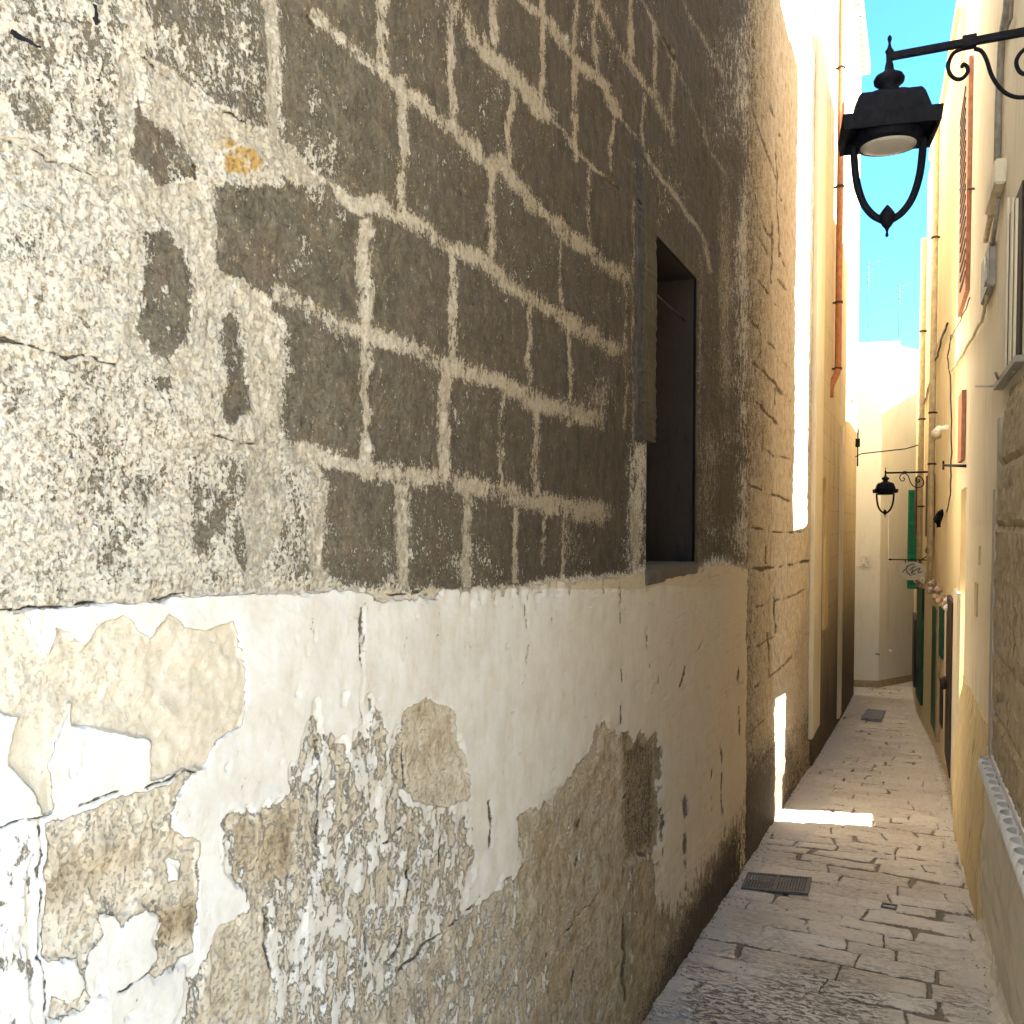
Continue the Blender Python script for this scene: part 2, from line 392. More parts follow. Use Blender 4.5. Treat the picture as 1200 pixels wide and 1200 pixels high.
    H = [([(330, 340), (400, 383), (440, 393), (520, 423), (587, 450), (622, 466), (690, 490)], 8, .72),
         ([(330, 522), (433, 550), (520, 562), (600, 580), (625, 588), (700, 600)], 9, .72),
         ([(440, 240), (470, 250), (520, 285), (567, 307), (600, 340), (660, 372), (720, 410)], 7, .70),
         ([(370, 18), (400, 42), (450, 85), (480, 110), (515, 140), (567, 187), (590, 195), (630, 243), (680, 290), (733, 327)], 6, .72),
         ([(500, -30), (527, 0), (560, 45), (600, 90), (640, 133)], 7, .82), ([(640, 133), (680, 180), (720, 215)], 3, .6),
         ([(585, 185), (600, 205), (632, 243)], 7, .8),
         ([(590, -40), (613, 0), (637, 20), (647, 37), (677, 73), (710, 103), (723, 133)], 6, .8), ([(723, 133), (760, 180)], 3, .5),
         ([(690, -10), (707, 17), (733, 67), (760, 103), (787, 150)], 5, .62),
         ([(740, -20), (753, 0), (800, 93), (830, 170), (850, 205)], 3, .5), ([(760, 182), (825, 280), (832, 320)], 3, .62),
         ([(780, -40), (822, 40), (850, 100)], 3, .5)]
    V = [(450, -20, 86, 6, .8), (530, 8, 146, 4, .76), (580, -10, 60, 5, .8), (635, -10, 134, 4, .78), (675, -20, 186, 4, .74), (698, -20, 97, 4, .8), (740, -20, 64, 4, .74),
         (767, 33, 110, 3, .66), (474, 93, 178, 6, .84), (472, 170, 255, 5, .66), (598, 100, 194, 4, .76), (577, 193, 308, 6, .78), (717, 143, 200, 3, .7), (690, 193, 292, 3, .5), (755, 110, 168, 3, .6), (787, 60, 168, 3, .56),
         (431, 262, 556, 6, .88), (531, 290, 420, 4, .8), (658, 258, 362, 3, .66), (621, 360, 458, 4, .72), (523, 420, 562, 6, .82), (588, 450, 565, 4, .62), (667, 372, 500, 3, .68), (629, 460, 580, 5, .66), (705, 450, 505, 3, .6),
         (472, 560, 680, 7, .76), (547, 568, 680, 5, .7), (605, 582, 684, 4, .72), (660, 590, 680, 3, .72), (372, 545, 716, 7, .84), (640, 575, 660, 3, .66), (775, 170, 270, 3, .4), (733, 330, 500, 2.5, .55), (820, 300, 660, 2.5, .45), (742, 230, 520, 2.5, .5)]
    D = np.clip(D+(fbm(PX0/42, PY0/48, 15, 5)-.5)*.55*mu*np.clip(D*1.5, 0, 1), 0, 1)
    wv = .55+1.1*fbm(PX0/45, PY0/45, 8, 3); vv = .58+.60*fbm(PX0/20, PY0/20, 9, 4)
    for pts, w, v in H: Mo = np.maximum(Mo, v*np.minimum(vv, 1.05)*lmask(PX, PY, pts, w*(1.6 if pts[0][0] < 560 else 1.15))*np.minimum(wv, 1.1))
    for x, a, b, w, v in V: Mo = np.maximum(Mo, v*np.minimum(vv, 1.05)*lmask(PX, PY, [(x+1, a), (x-1, (a+b)/2), (x, b)], w*(1.35 if x < 560 else 1.0)))
    if W is not None:
        wy, wz = W; out_ = np.clip((-25-PY)/12, 0, 1)*(PX > 0); row = np.floor((wz+.02)/.25); jz = np.abs(((wz+.02) % .25)-.125); jy = np.abs(((wy+row*.19+fbm(wy*0, row, 18, 1)*.3) % .42)-.21)
        Mo = np.maximum(Mo, .8*vv*np.maximum(np.clip(1-(.125-jz)/.020, 0, 1), np.clip(1-(.21-jy)/.016, 0, 1))*out_*1.3)
    # loose smears
    for (cx, cy, rx, ry, v) in [(438, 240, 20, 16, .85), (665, 640, 14, 40, .42), (700, 470, 25, 40, .40), (830, 560, 14, 90, .40), (850, 350, 12, 200, .46), (745, 620, 8, 45, .62), (760, 560, 7, 50, .6)]:
        Mo = np.maximum(Mo, v*np.clip(1.4-np.hypot((PX-cx)/rx, (PY-cy)/ry), 0, 1))
    Mo *= pmask(PX, PY, up, 3)
    # ochre stains
    for (cx, cy, rx, ry, v) in [(285, 190, 38, 22, .62), (262, 168, 22, 14, .6), (412, 268, 12, 16, .66), (384, 38, 9, 7, .75), (180, 400, 14, 16, .42), (222, 205, 12, 14, .5), (560, 680, 20, 16, .42), (480, 665, 12, 20, .46), (22, 70, 30, 14, .35)]:
        O = np.maximum(O, v*np.clip(1.5-np.hypot((PX-cx)/rx, (PY-cy)/ry), 0, 1))
    # whitewash below
    lo = L+[(876, 1500), (-400, 1500)]
    P = .96*pmask(PX, PY, [(a, b+3) for a, b in L]+[(876, 1500), (-400, 1500)], 5)
    P = setp(P, [(430, 690), (480, 690), (600, 683), (755, 669), (876, 664), (876, 684), (755, 694), (600, 708), (430, 706)], .56, 9)
    D = np.maximum(D, .42*pmask(PX, PY, [(560, 640), (760, 640), (870, 640), (870, 680), (755, 686), (560, 690)], 14)*(PX > 540))
    T = setp(T, lo, .15, 3)
    c1 = sc([(-400, 40), (0, 40), (60, 45), (80, 60), (95, 110), (110, 160), (125, 165), (150, 90), (190, 100), (230, 150), (280, 80), (340, 50), (365, 75), (410, 120), (440, 80), (470, 50), (510, 80), (560, 95), (600, 80), (650, 65), (680, 200), (685, 290), (660, 370), (600, 405), (560, 470), (480, 495), (408, 515), (420, 400), (330, 372), (200, 365), (190, 300), (150, 410), (135, 480), (150, 600), (120, 610), (60, 500), (20, 470), (50, 330), (0, 330), (-300, 330)], 0, 700, 2.4)
    P = setp(P, c1, .0, 1.6); T = setp(T, c1, -.05, 2)
    c1b = sc([(0, 120), (300, 100), (340, 300), (60, 320), (0, 300)], 0, 700, 2.4); T = setp(T, c1b, .18, 40)
    P = setp(P, sc([(200, 372), (330, 376), (420, 400), (408, 515), (270, 535), (235, 480)], 0, 700, 2.4), .9, 2)
    c2 = sc([(112, 628), (320, 560), (540, 482), (490, 560), (485, 640), (560, 690), (565, 760), (550, 1000), (430, 1090), (340, 970), (290, 900), (320, 1010), (390, 1100), (300, 1110), (170, 1200), (132, 1200)], 0, 700, 2.4)
    P = setp(P, c2, .34, 3); T = setp(T, c2, .22, 10)
    T = setp(T, sc([(120, 700), (330, 640), (500, 650), (480, 720), (200, 860), (120, 840)], 0, 700, 2.4), .62, 25)
    T = setp(T, sc([(440, 880), (560, 860), (560, 930), (400, 960)], 0, 700, 2.4), 1.0, 15)
    P = setp(P, sc([(0, 690), (100, 690), (80, 800), (0, 830)], 0, 700, 2.4), .55, 6)
    P = setp(P, [(-300, 980), (40, 972), (50, 1300), (-300, 1300)], .62, 4)
    for e in ([(468, 745), (480, 738), (500, 748), (508, 780), (498, 800), (480, 805), (474, 770)], [(290, 905), (325, 905), (350, 980), (430, 930), (430, 1010), (380, 1090), (440, 1130), (420, 1180), (350, 1200), (330, 1200), (345, 1080)], [(130, 1020), (210, 1020), (225, 1090), (190, 1130), (140, 1110)]):
        P = setp(P, sc(e, 0, 700, 2.4), .9, 2.5)
    # rough mottled field right of the first bright fall
    c3 = [(354, 845), (368, 820), (380, 850), (405, 870), (421, 850), (421, 780), (430, 800), (455, 850), (467, 829), (480, 940), (546, 935), (560, 1000), (545, 1068), (560, 1300), (190, 1300), (215, 1140), (240, 1110), (262, 1075), (283, 1062), (258, 1002), (258, 962), (288, 945), (300, 948), (330, 930), (342, 890)]
    P = setp(P, c3, .52, 5); T = setp(T, c3, .16, 10)
    P = setp(P, [(258, 965), (285, 948), (345, 935), (350, 1010), (300, 1060), (265, 1020)], .40, 8); T = setp(T, [(258, 965), (285, 948), (345, 935), (350, 1010), (300, 1060), (265, 1020)], .6, 10)
    P = setp(P, sc([(245, 1000), (310, 940), (410, 880), (440, 900), (430, 1010), (330, 1100), (290, 1200), (235, 1200)], 0, 700, 2.4), .85, 4)
    P = setp(P, sc([(600, 1000), (620, 920), (720, 900), (745, 1080), (750, 1200), (560, 1200)], 0, 700, 2.4), .12, 4); T = setp(T, sc([(600, 1000), (620, 920), (720, 900), (745, 1080), (750, 1200), (560, 1200)], 0, 700, 2.4), .45, 8)
    c4 = [(467, 832), (480, 826), (496, 817), (515, 826), (533, 832), (536, 867), (548, 905), (548, 933), (520, 944), (483, 937), (468, 905)]
    P = setp(P, c4, .04, 2); T = setp(T, c4, .42, 6)
    c5 = [(545, 1067), (583, 1033), (610, 1008), (604, 958), (621, 946), (650, 935), (667, 906), (687, 884), (696, 850), (704, 842), (712, 870), (727, 862), (734, 940), (731, 1300), (380, 1300), (400, 1180), (470, 1150), (500, 1100)]
    P = setp(P, c5, .46, 4); T = setp(T, c5, .42, 12)
    c5b = [(604, 958), (650, 935), (687, 884), (704, 845), (734, 870), (734, 1300), (640, 1300), (610, 1120), (612, 1010)]
    P = setp(P, c5b, .40, 5); T = setp(T, c5b, .62, 14)
    P = setp(P, [(570, 1140), (640, 1130), (650, 1300), (540, 1300)], .46, 12)
    T = setp(T, [(735, 1000), (775, 1000), (800, 1100), (735, 1300)], .95, 10); P = setp(P, [(735, 1000), (775, 1000), (790, 1300), (735, 1300)], .30, 10)
    c6 = [(731, 862), (738, 858), (744, 872), (752, 856), (762, 868), (773, 852), (776, 900), (775, 990), (752, 1002), (733, 1018)]
    P = setp(P, c6, .0, 2); T = setp(T, c6, 1.2, 4); dep = np.maximum(dep, pmask(PX, PY, c6, 2)); D = setp(D, c6, .50, 4)
    # creamy rendered length by the window, and darker foot
    P = setp(P, [(776, 700), (876, 680), (876, 900), (850, 960), (776, 1060)], .80, 8)
    foot = [(690, 1320), (740, 1180), (790, 1060), (840, 985), (876, 930), (880, 1500), (690, 1500)]
    P = setp(P, foot, .28, 16); D = setp(D, foot, .58, 18); T = setp(T, foot, 1.1, 14)
    foot2 = [(742, 1320), (800, 1120), (850, 1010), (880, 965), (880, 1500), (742, 1500)]
    D = setp(D, foot2, .80, 12)
    P = setp(P, [(418, 693), (460, 688), (510, 690), (508, 702), (440, 704)], .2, 3)
    # dirt and warmth grow along the wall, part of the light falloff painted in
    tone = np.clip((PX-400)/300, 0, 1)*.95
    tone = np.where(PY > 690, np.clip((PX-600)/290, 0, .9), tone)
    # crevices
    KL = [([(-60, 972), (0, 968), (110, 935), (225, 903)], 1.7), ([(44, 960), (48, 1080), (55, 1300)], 1.9), ([(-50, 715), (0, 713), (110, 706), (215, 697)], 1.6), ([(-40, 395), (0, 399), (40, 406), (60, 415), (150, 428)], 2.2),
          ([(0, 160), (62, 186), (75, 190), (110, 202)], 1.5), ([(163, 75), (172, 70), (185, 82), (240, 125), (275, 140), (310, 152)], 1.4), ([(95, 1170), (142, 1160), (175, 1138), (210, 1110)], 1.6),
          ([(421, 700), (421, 780), (419, 850)], 1.4), ([(369, 865), (371, 900), (368, 950), (371, 1020)], 2.0), ([(310, 1072), (312, 1120), (316, 1170)], 2.4), ([(470, 830), (471, 880), (476, 920)], 1.6),
          ([(478, 975), (474, 1080), (470, 1110), (440, 1145)], 2.0), ([(428, 1080), (427, 1130)], 2.4), ([(573, 937), (575, 965), (574, 995)], 1.8), ([(513, 960), (514, 1010)], 1.6), ([(430, 990), (455, 985), (465, 970), (478, 984)], 1.5),
          ([(731, 862), (731, 960), (732, 1100), (730, 1250)], 2.6), ([(731, 938), (752, 922), (774, 900)], 2.2), ([(752, 1002), (775, 988)], 3.2), ([(677, 960), (680, 1050)], 1.5), ([(670, 1095), (672, 1160)], 1.8), ([(727, 690), (728, 850)], 1.2), ([(775, 850), (776, 1050)], 1.4),
          ([(545, 1068), (585, 1034), (612, 1010)], 1.8), ([(470, 1140), (500, 1105), (545, 1070)], 1.5), ([(802, 930), (803, 1040)], 3.0), ([(758, 740), (759, 780)], 1.6), ([(770, 770), (771, 800)], 1.8), ([(800, 780), (797, 805)], 1.8), ([(832, 900), (833, 960)], 1.6),
          ([(820, 745), (818, 760)], 1.6), ([(845, 870), (846, 1000)], 1.4), ([(865, 780), (866, 860)], 1.6), ([(421, 692), (424, 712), (425, 760)], 1.2), ([(614, 700), (617, 760), (612, 800)], 1.2), ([(603, 695), (600, 712)], 1.4), ([(362, 20), (372, 30)], 2.4),
          ([(247, 350), (249, 400), (248, 480)], 1.1), ([(205, 512), (245, 505), (280, 520), (300, 520)], 1.6), ([(590, 330), (600, 338)], 2.4), ([(568, 308), (572, 314)], 2.5), ([(710, 208), (722, 220)], 3.4), ([(776, 44), (790, 70)], 2.2), ([(555, 60), (575, 66)], 2.6), ([(283, 222), (305, 230)], 3.0), ([(228, 195), (232, 210)], 2),
          ([(875, 690), (876, 760), (874, 1010)], 1.6), ([(640, 1120), (700, 1050)], 1.0), ([(440, 698), (490, 695), (505, 700)], 2.0)]
    kv = np.clip((fbm(PX0/16, PY0/22, 10, 3)-.25)*2.6, 0, 1)
    for pts, w in KL: K = np.maximum(K, lmask(PX, PY, pts, w*.95)*(.95 if w > 2.5 or (pts[0][0] < 60) else .88)*np.clip(kv, .35 if w > 2 else .0, 1))
    # black paint dashes, top left
    for pl in ([(15, 33), (25, 35), (35, 42), (50, 50), (52, 56), (42, 53), (25, 45), (16, 40)], [(108, 2), (116, 4), (119, 25), (112, 30), (107, 20), (110, 12)], [(112, 88), (122, 90), (122, 95), (114, 94)], [(147, 5), (152, 4), (149, 14)]):
        B = np.maximum(B, 1.05*pmask(PX, PY, pl, 1.5))
    return Mo, P, D, tone, K, O, T, B, dep

def wall_sheet(name, y_cols, z_rows, hole, parent, fld, xoff=0.0, rough=1.0):
    Y, Z = np.meshgrid(y_cols, z_rows)
    PX, PY = proj(np.full(Y.shape, XL), Y, Z)
    inside = (Y > .15)
    PX = np.where(inside, PX, -300); PY = np.where(inside, PY, 600)
    Mo, P, D, tone, K, O, T, B, dep = fld(PX, PY, (Y, Z))
    ym, zm = Y*S, Z*S
    n1 = fbm(ym*22, zm*22, 11, 4); n2 = fbm(ym*3, zm*3, 12, 3); nfl = fbm(ym*30+9, zm*14, 13, 4)
    pl = np.clip((P+(nfl-.5)*1.4-.46)/.08, 0, 1); mo = np.clip((Mo+(nfl-.5)*1.6-.44)/.12, 0, 1)
    disp = (n2-.5)*.022 + (n1-.5)*.012*rough*(1-.65*pl) + pl*.006 - mo*.002 - np.clip(K*1.3-.3, 0, 1)*.009 - dep*.022
    disp += (fbm(ym*60, zm*60, 14, 3)-.5)*.004*(1-.7*pl)
    edge = np.zeros(Y.shape, bool)
    if hole:
        h = np.maximum.reduce([hole[0]-Y, Y-hole[1], hole[2]-Z, Z-hole[3]])
        disp = disp*np.clip(h/.03, 0, 1)
    X = XL+xoff+disp/S
    yc = (Y[:-1, :-1]+Y[1:, 1:])/2; zc = (Z[:-1, :-1]+Z[1:, 1:])/2
    keep = zc > G(yc)-.12
    if hole: keep &= ~((yc > hole[0]) & (yc < hole[1]) & (zc > hole[2]) & (zc < hole[3]))
    a1 = np.stack([Mo, P, D, tone], -1); a2 = np.stack([K, O, T, B], -1)
    return gridmesh(name, X, Y, Z, keep, MW, {'m1': a1, 'm2': a2}, parent)

def zrows(z0, z1, k, extra=(), ymin=.979):
    r = [1.55]; base = ymin*k/F
    z = 1.55
    while z < min(z1, 5.2): z += max(base, abs(z-1.55)/600*k); r.append(z)
    while z < z1: z += .12; r.append(z)
    z = 1.55
    while z > z0: z -= max(base, abs(z-1.55)/600*k); r.append(z)
    r = sorted(set(r)|set(extra)); return np.array(r)
def ycols(pa, pb, k, extra=(), pre=()):
    r = [onx(p, 615)[1] for p in np.arange(pa, pb, k)]+[onx(pb, 615)[1]]
    return np.array(sorted(set(r)|set(extra)|set(pre)))

WY0 = onx(757, 640)[1]; WY1 = onx(815, 500)[1]; WZ0 = onx(757, 671)[2]; WZ1 = onx(770, 276)[2]
YA = onx(876, 700)[1]; YB = onx(952, 700)[1]
houseA = thing('stone_house', 'old house with grime-dark stone blocks above flaking whitewash, filling the left of the alley', 'house', (XL, 2.5, 0))
KP = 2.0
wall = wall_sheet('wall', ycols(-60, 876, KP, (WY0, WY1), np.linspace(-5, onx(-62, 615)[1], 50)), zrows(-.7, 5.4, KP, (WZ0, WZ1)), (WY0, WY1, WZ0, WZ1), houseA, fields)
mb = MB(); mb.box(-4, XL-.42, -5, YA, -1.2, 5.35); mb.box(XL-.42, XL-.03, -5, -4.9, -1.2, 5.35); mb.box(XL-.42, XL-.02, -4.9, YA, 5.30, 5.42); mb.box(XL-.42, XL-.03, YA-.04, YA+.03, -1.2, 5.3)
obj('house_body', mb, M_roof, houseA)
# window niche
win = MB(); x0 = XL-.30
win.box(x0, XL-.012, WY0-.06, WY0-.001, WZ0-.1, WZ1+.1)
win.box(x0, XL-.012, WY1+.001, WY1+.06, WZ0-.1, WZ1+.1)
win.box(x0, XL-.012, WY0, WY1, WZ1+.001, WZ1+.08); win.box(x0, XL-.012, WY0, WY1, WZ0-.08, WZ0-.001)
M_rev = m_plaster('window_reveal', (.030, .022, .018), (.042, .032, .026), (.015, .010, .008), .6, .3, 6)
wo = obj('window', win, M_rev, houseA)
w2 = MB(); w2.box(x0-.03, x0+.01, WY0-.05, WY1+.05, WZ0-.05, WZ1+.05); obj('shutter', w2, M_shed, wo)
w3 = MB()
for yy in np.linspace(WY0, WY1, 4): w3.box(x0+.01, x0+.035, yy-.02, yy+.02, WZ0, WZ1)
w3.box(x0+.012, x0+.030, WY0, WY1, WZ1-.35, WZ1-.31); w3.box(x0+.012, x0+.030, WY0, WY1, WZ0+.5, WZ0+.54); obj('frame', w3, M_dbrown, wo)
sill = MB(); sm_ = (WY0*.45+WY1*.55)
sill.box(XL-.2, XL+.012, WY0-.01, WY0+.24, WZ0-.045, WZ0+.012); sill.box(XL-.2, XL+.010, WY0+.246, WY1+.02, WZ0-.04, WZ0+.010)
obj('sill', sill, m_plaster('sill_stone', (.10, .085, .07), (.16, .135, .11), (.05, .04, .03), .6, .6, 8, .01), wo, bevel=.006)
rod = MB(); rod.tube([(XL-.05, WY0, WZ1-.16), (XL-.05, WY1, WZ1-.17)], .004, 6); obj('rod', rod, M_grey, wo)
# worn shutter post standing proud of the wall beside the opening
pz0 = onx(748, 517)[2]; pz1 = onx(748, 168)[2]; pz2 = onx(748, 240)[2]
pst = MB()
def rough_bar(mb, y0, y1, z0, z1, out, seed, n=60):
    rg = random.Random(seed); vs = []; zs = np.linspace(z0, z1, n)
    for z in zs:
        a = [rg.uniform(-.003, .003) for _ in range(4)]
        vs += [(XL-.02, y0, z), (XL+out+a[0], y0+a[1], z), (XL+out+a[2], y1+a[3], z), (XL-.02, y1, z)]
    fs = []
    for i in range(n-1):
        for t in range(4): fs.append((i*4+t, i*4+(t+1) % 4, i*4+4+(t+1) % 4, i*4+4+t))
    fs += [(0, 1, 2, 3), tuple(range(4*n-4, 4*n))]; mb.add(vs, fs)
ya = onx(744, 400)[1]; yb = onx(751, 400)[1]; yc_ = onx(768, 400)[1]-.06
rough_bar(pst, ya, yb, pz0, pz2, .008, 1); rough_bar(pst, ya, yb, pz2+.012, pz1, .006, 2, 20)
obj('shutter_post', pst, M_grey, houseA)
pst = MB(); rough_bar(pst, yb+.004, WY0+.10, pz0+.01, WZ1+.03, .007, 5)
obj('jamb_strip', pst, m_plaster('jamb_stone', (.05, .04, .027), (.09, .07, .048), (.28, .22, .14), .5, .15, 8, .012), houseA)

# second left house: bare coursed tuff
def fieldsB(PX0, PY0, W=None):
    PX = PX0+(fbm(PX0/14, PY0/30, 5, 3)-.5)*6; PY = PY0+(fbm(PX0/14, PY0/14, 6, 3)-.5)*7
    z = np.zeros(PX.shape, np.float32); K = z.copy(); D = z.copy(); Mo = z.copy(); T = z+.60; P = z.copy(); B = z.copy(); O = z.copy()
    D += np.clip(.50-(PX-876)/55*.40, 0, .55)
    D = np.where(PY > 560, D-.02, D+.05)
    fy = 615+(PX-1078)*-1.80
    D += np.clip((PY-(fy-95))/90, 0, 1)*.5
    O += np.clip((PY-(fy-110))/110, 0, 1)*.52*np.clip((PX-885)/15, 0, 1)
    T = np.where(PX > 905, T-.12, T); O = np.maximum(O, .36*np.clip((PX-884)/15, 0, 1))
    for i, pts in enumerate([[(879, 567), (900, 578), (924, 586)], [(881, 619), (907, 623), (946, 625)], [(881, 667), (915, 664), (946, 659)], [(888, 712), (918, 702), (942, 690)], [(886, 757), (912, 742), (939, 725)], [(884, 806), (910, 786), (932, 768)],
        [(888, 472), (902, 489), (928, 508)], [(884, 428), (905, 446), (926, 470)], [(884, 515), (905, 532), (925, 540)], [(878, 372), (900, 400), (925, 432)], [(882, 318), (902, 345), (925, 380)], [(878, 200), (892, 255), (920, 310)], [(884, 270), (900, 295), (922, 340)], [(876, 20), (890, 70), (915, 160)], [(876, 110), (895, 165), (918, 235)], [(880, 860), (905, 830)], [(882, 905), (903, 880), (925, 850)]]):
        K = np.maximum(K, lmask(PX, PY, pts, 2.0)*(.98 if i in (0, 1, 2, 6, 7) else .66)*np.clip((fbm(PX0/12, PY0/16, 17, 3)-.2)*3, .2, 1))
    for x, a, b in [(893, 480, 530), (909, 455, 475), (905, 260, 330), (900, 740, 790), (908, 700, 740), (898, 640, 660), (891, 350, 420), (912, 180, 300)]:
        K = np.maximum(K, .7*lmask(PX, PY, [(x, a), (x+1, b)], 1.4))
    P = .47*pmask(PX, PY, [(903, 790), (952, 680), (952, 900), (920, 900)], 12)
    tone = z+.75
    return Mo, P, D, tone, K, O, T, B, z
houseB = thing('stone_house', 'narrow bare tuff stone house with dark cracks between its courses, just past the deep window', 'house', (XL, 6, 0))
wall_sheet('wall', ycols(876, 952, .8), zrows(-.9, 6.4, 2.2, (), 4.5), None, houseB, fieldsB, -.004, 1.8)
mb = MB(); mb.box(-4, XL-.05, YA+.035, YB, -1.4, 6.38); obj('house_body', mb, M_roof, houseB)

# third left house, plastered, tall
houseC = thing('plastered_house', 'tall far-left house with stained plaster, sunlit top and copper downpipe', 'house', (XL, 11, -.8))
mb = MB(); XC = XL+.012
mb.prism([(XC, YB+.002), (XC, 13.4), (XC-.02, 15.0), (-4, 15.0), (-4, YB+.002)], -1.6, 8.3)
obj('wall', mb, M_farleft, houseC)
mb = MB(); mb.box(-4, XL+.10, 12.3, 15.2, 8.3, 8.45); mb.box(-4, XL+.07, YB, 12.3, 8.3, 8.4)
for i in range(18): mb.tube([(XL-.3, 12.4+i*.16, 8.29), (XL+.10, 12.4+i*.16, 8.27)], .035, 8)
obj('eaves', mb, M_roof, houseC)
def leftbar(name, pa, pb, py0, py1, out, mat, parent):
    a = onx(pa, 500, XC); b = onx(pb, 500, XC); pm = (pa+pb)/2
    z0 = onx(pm, py1, XC)[2]; z1 = onx(pm, py0, XC)[2] if py0 > -50 else 8.25
    mb = MB(); mb.box(XC-.02, XC+out, a[1], b[1], z0, z1); return obj(name, mb, mat, parent, bevel=.01)
leftbar('pilaster', 953, 962, -60, 850, .022, M_cream, houseC)
leftbar('pilaster', 984.5, 987, 500, 830, .03, M_cream, houseC)
leftbar('pilaster', 996, 998, -60, 470, .03, M_cream, houseC)
# copper pipe
p0 = onx(982, 430, XC); xx = XC+.06; yy0 = onx(982, 430, xx)[1]
zz = lambda py: onx(982, py, xx)[2]
mb = MB(); mb.tube([(xx, yy0, 8.2), (xx, yy0, zz(430)), (xx-.01, yy0-.03, zz(440)), (xx-.05, yy0-.12, zz(452)), (xx-.06, yy0-.14, zz(458)), (xx-.06, yy0-.14, zz(468))], .034, 14)
pipe = obj('drain_pipe', mb, M_copper, houseC)
for py in (55, 208, 352, 432):
    mb = MB(); mb.tube([(xx, yy0, zz(py)-.012), (xx, yy0, zz(py)+.012)], .042, 14); mb.box(XC-.01, xx, yy0-.01, yy0+.01, zz(py)-.008, zz(py)+.008); obj('bracket', mb, M_dbrown, pipe)
mb = MB(); q = onx(966, 640, XC); mb.box(XC, XC+.03, onx(964, 600, XC)[1], onx(968, 600, XC)[1], onx(966, 735, XC)[2], onx(966, 560, XC)[2])
obj('stone_strip', mb, M_plinth, houseC, bevel=.01)

# ---------------------------------------------------------------- right side
TA = math.tan(math.radians(19))
def RW1(y): return .28+(6.85-y)*(.14/5.75)
ZB = 1.57
R1 = thing('plastered_house', 'cream house on the near right with grey conduits, barred window and white-moulded stone base', 'house', (.3, 4, -.2))
YN = .4
YG0, YG1, YG2 = 6.90, 7.42, 8.72
mb = MB()
mb.prism([(RW1(YN), YN), (RW1(YG0), YG0), (3, YG0+2.72*TA), (3, YN)], -1.4, ZB)
mb.prism([(RW1(4.4)-.002, 4.4), (RW1(YG0)-.002, YG0), (3.002, YG0+2.72*TA), (3.002, 4.4)], ZB, 6.3)
mb.prism([(RW1(YN)-.002, YN-.002), (RW1(4.4)-.002, 4.399), (3.002, 4.399), (3.002, YN-.002)], ZB, 5.4)
mb.prism([(RW1(YG0)-.002, YG0+.001), (RW1(YG1)-.002, YG1), (.38, YG1+.04), (.34, YG0+.02)], 1.80, 6.3)  # bridge slab added over the slit to cut the sun between two patches
mb.prism([(RW1(YG1)-.003, YG1+.001), (.258, 7.80), (.30, 7.81), (.30, YG1+.01)], 2.862, 6.3)  # added extension of the bridge, shifts the upper sun strip
obj('wall', mb, M_cream, R1)
RL = [(.248, YG2), (.173, 10.4), (.064, 12.2), (.03, 12.75)]
R2 = thing('yellow_house', 'long ochre-yellow house on the right with downpipes, green doors and rubble door cornices', 'house', (.2, 10, -.7))
mb = MB()
mb.prism([(.266, YG1+.0), (.248, YG2), (3, YG2+2.74*TA), (3, YG1+2.73*TA)], -1.6, 2.86)
mb.prism(RL+[(3, 12.75), (3, YG2+2.74*TA)], -1.6, 5.82)
obj('wall', mb, M_yellow, R2)
mb = MB(); mb.prism([(.70, YG2+.46*TA+.01), (.66, 10.9), (3, 10.9), (3, YG2+2.74*TA+.01)], 5.82, 7.6); obj('shading_storey', mb, M_cream, R2)  # unseen set-back storey, added to shade the left wall opposite
mb = MB(); mb.prism([(RL[0][0]-.03, RL[0][1]), (RL[1][0]-.03, RL[1][1]), (RL[2][0]-.03, RL[2][1]), (.28, 12.5), (.45, YG2+.1)], 5.821, 5.90); obj('parapet', mb, M_cream, R2)
R3 = thing('plastered_house', 'low far-right house at the lane end carrying the open green shutter', 'house', (0, 14, -.9))
RL3 = [(.028, 12.76), (-.012, 13.3), (-.075, 16.0)]
mb = MB(); mb.prism(RL3+[(3, 16.0), (3, 12.76)], -1.7, 3.9); mb.prism([(.55, 16.001), (.75, 17.2), (.75, 24), (6, 24), (6, 16.001)], -1.7, 4.7); obj('wall', mb, M_yellow, R3)  # second block is hidden, added to keep the sun off the end house
# unseen low wall, added to cut off the sun in the slit
gw = MB(); gw.prism([(1.3, YG0+1.02*TA), (1.3, YG1+1.03*TA), (1.42, YG1+1.15*TA), (1.42, YG0+1.14*TA)], -1.4, 1.36)
tag(obj('sun_block_wall', gw, M_tuff), 'unseen low stone wall added to cut the sun in the slit between the right-hand houses', 'wall')

def rwall(px, py=600):
    segs = [((RW1(1.1), 1.1), (RW1(YG1), YG1)), ((.266, YG1), RL[0]), (RL[0], RL[1]), (RL[1], RL[2]), (RL[2], RL[3]), (RL3[0], RL3[1]), (RL3[1], RL3[2])]
    best = None
    for a, b in segs:
        p = onseg(px, py, a, b)
        if p[1] > 0 and a[1]-1e-6 <= p[1] <= b[1]+1e-6: return p
        if p[1] > 0:
            d = min(abs(p[1]-a[1]), abs(p[1]-b[1]))
            if best is None or d < best[0]: best = (d, p)
    return best[1]
def rz(px, py): return rwall(px, py)[2]
def rbox(name, pa, pb, pt, pbt, o0, o1, mat, parent, bevel=0):
    a = rwall(pb, (pt+pbt)/2); b = rwall(pa, (pt+pbt)/2); pm = (pa+pb)/2
    mb = MB(); mb.wbox(a[:2], b[:2], rz(pm, pbt), rz(pm, pt), o0, o1); return obj(name, mb, mat, parent, bevel=bevel)
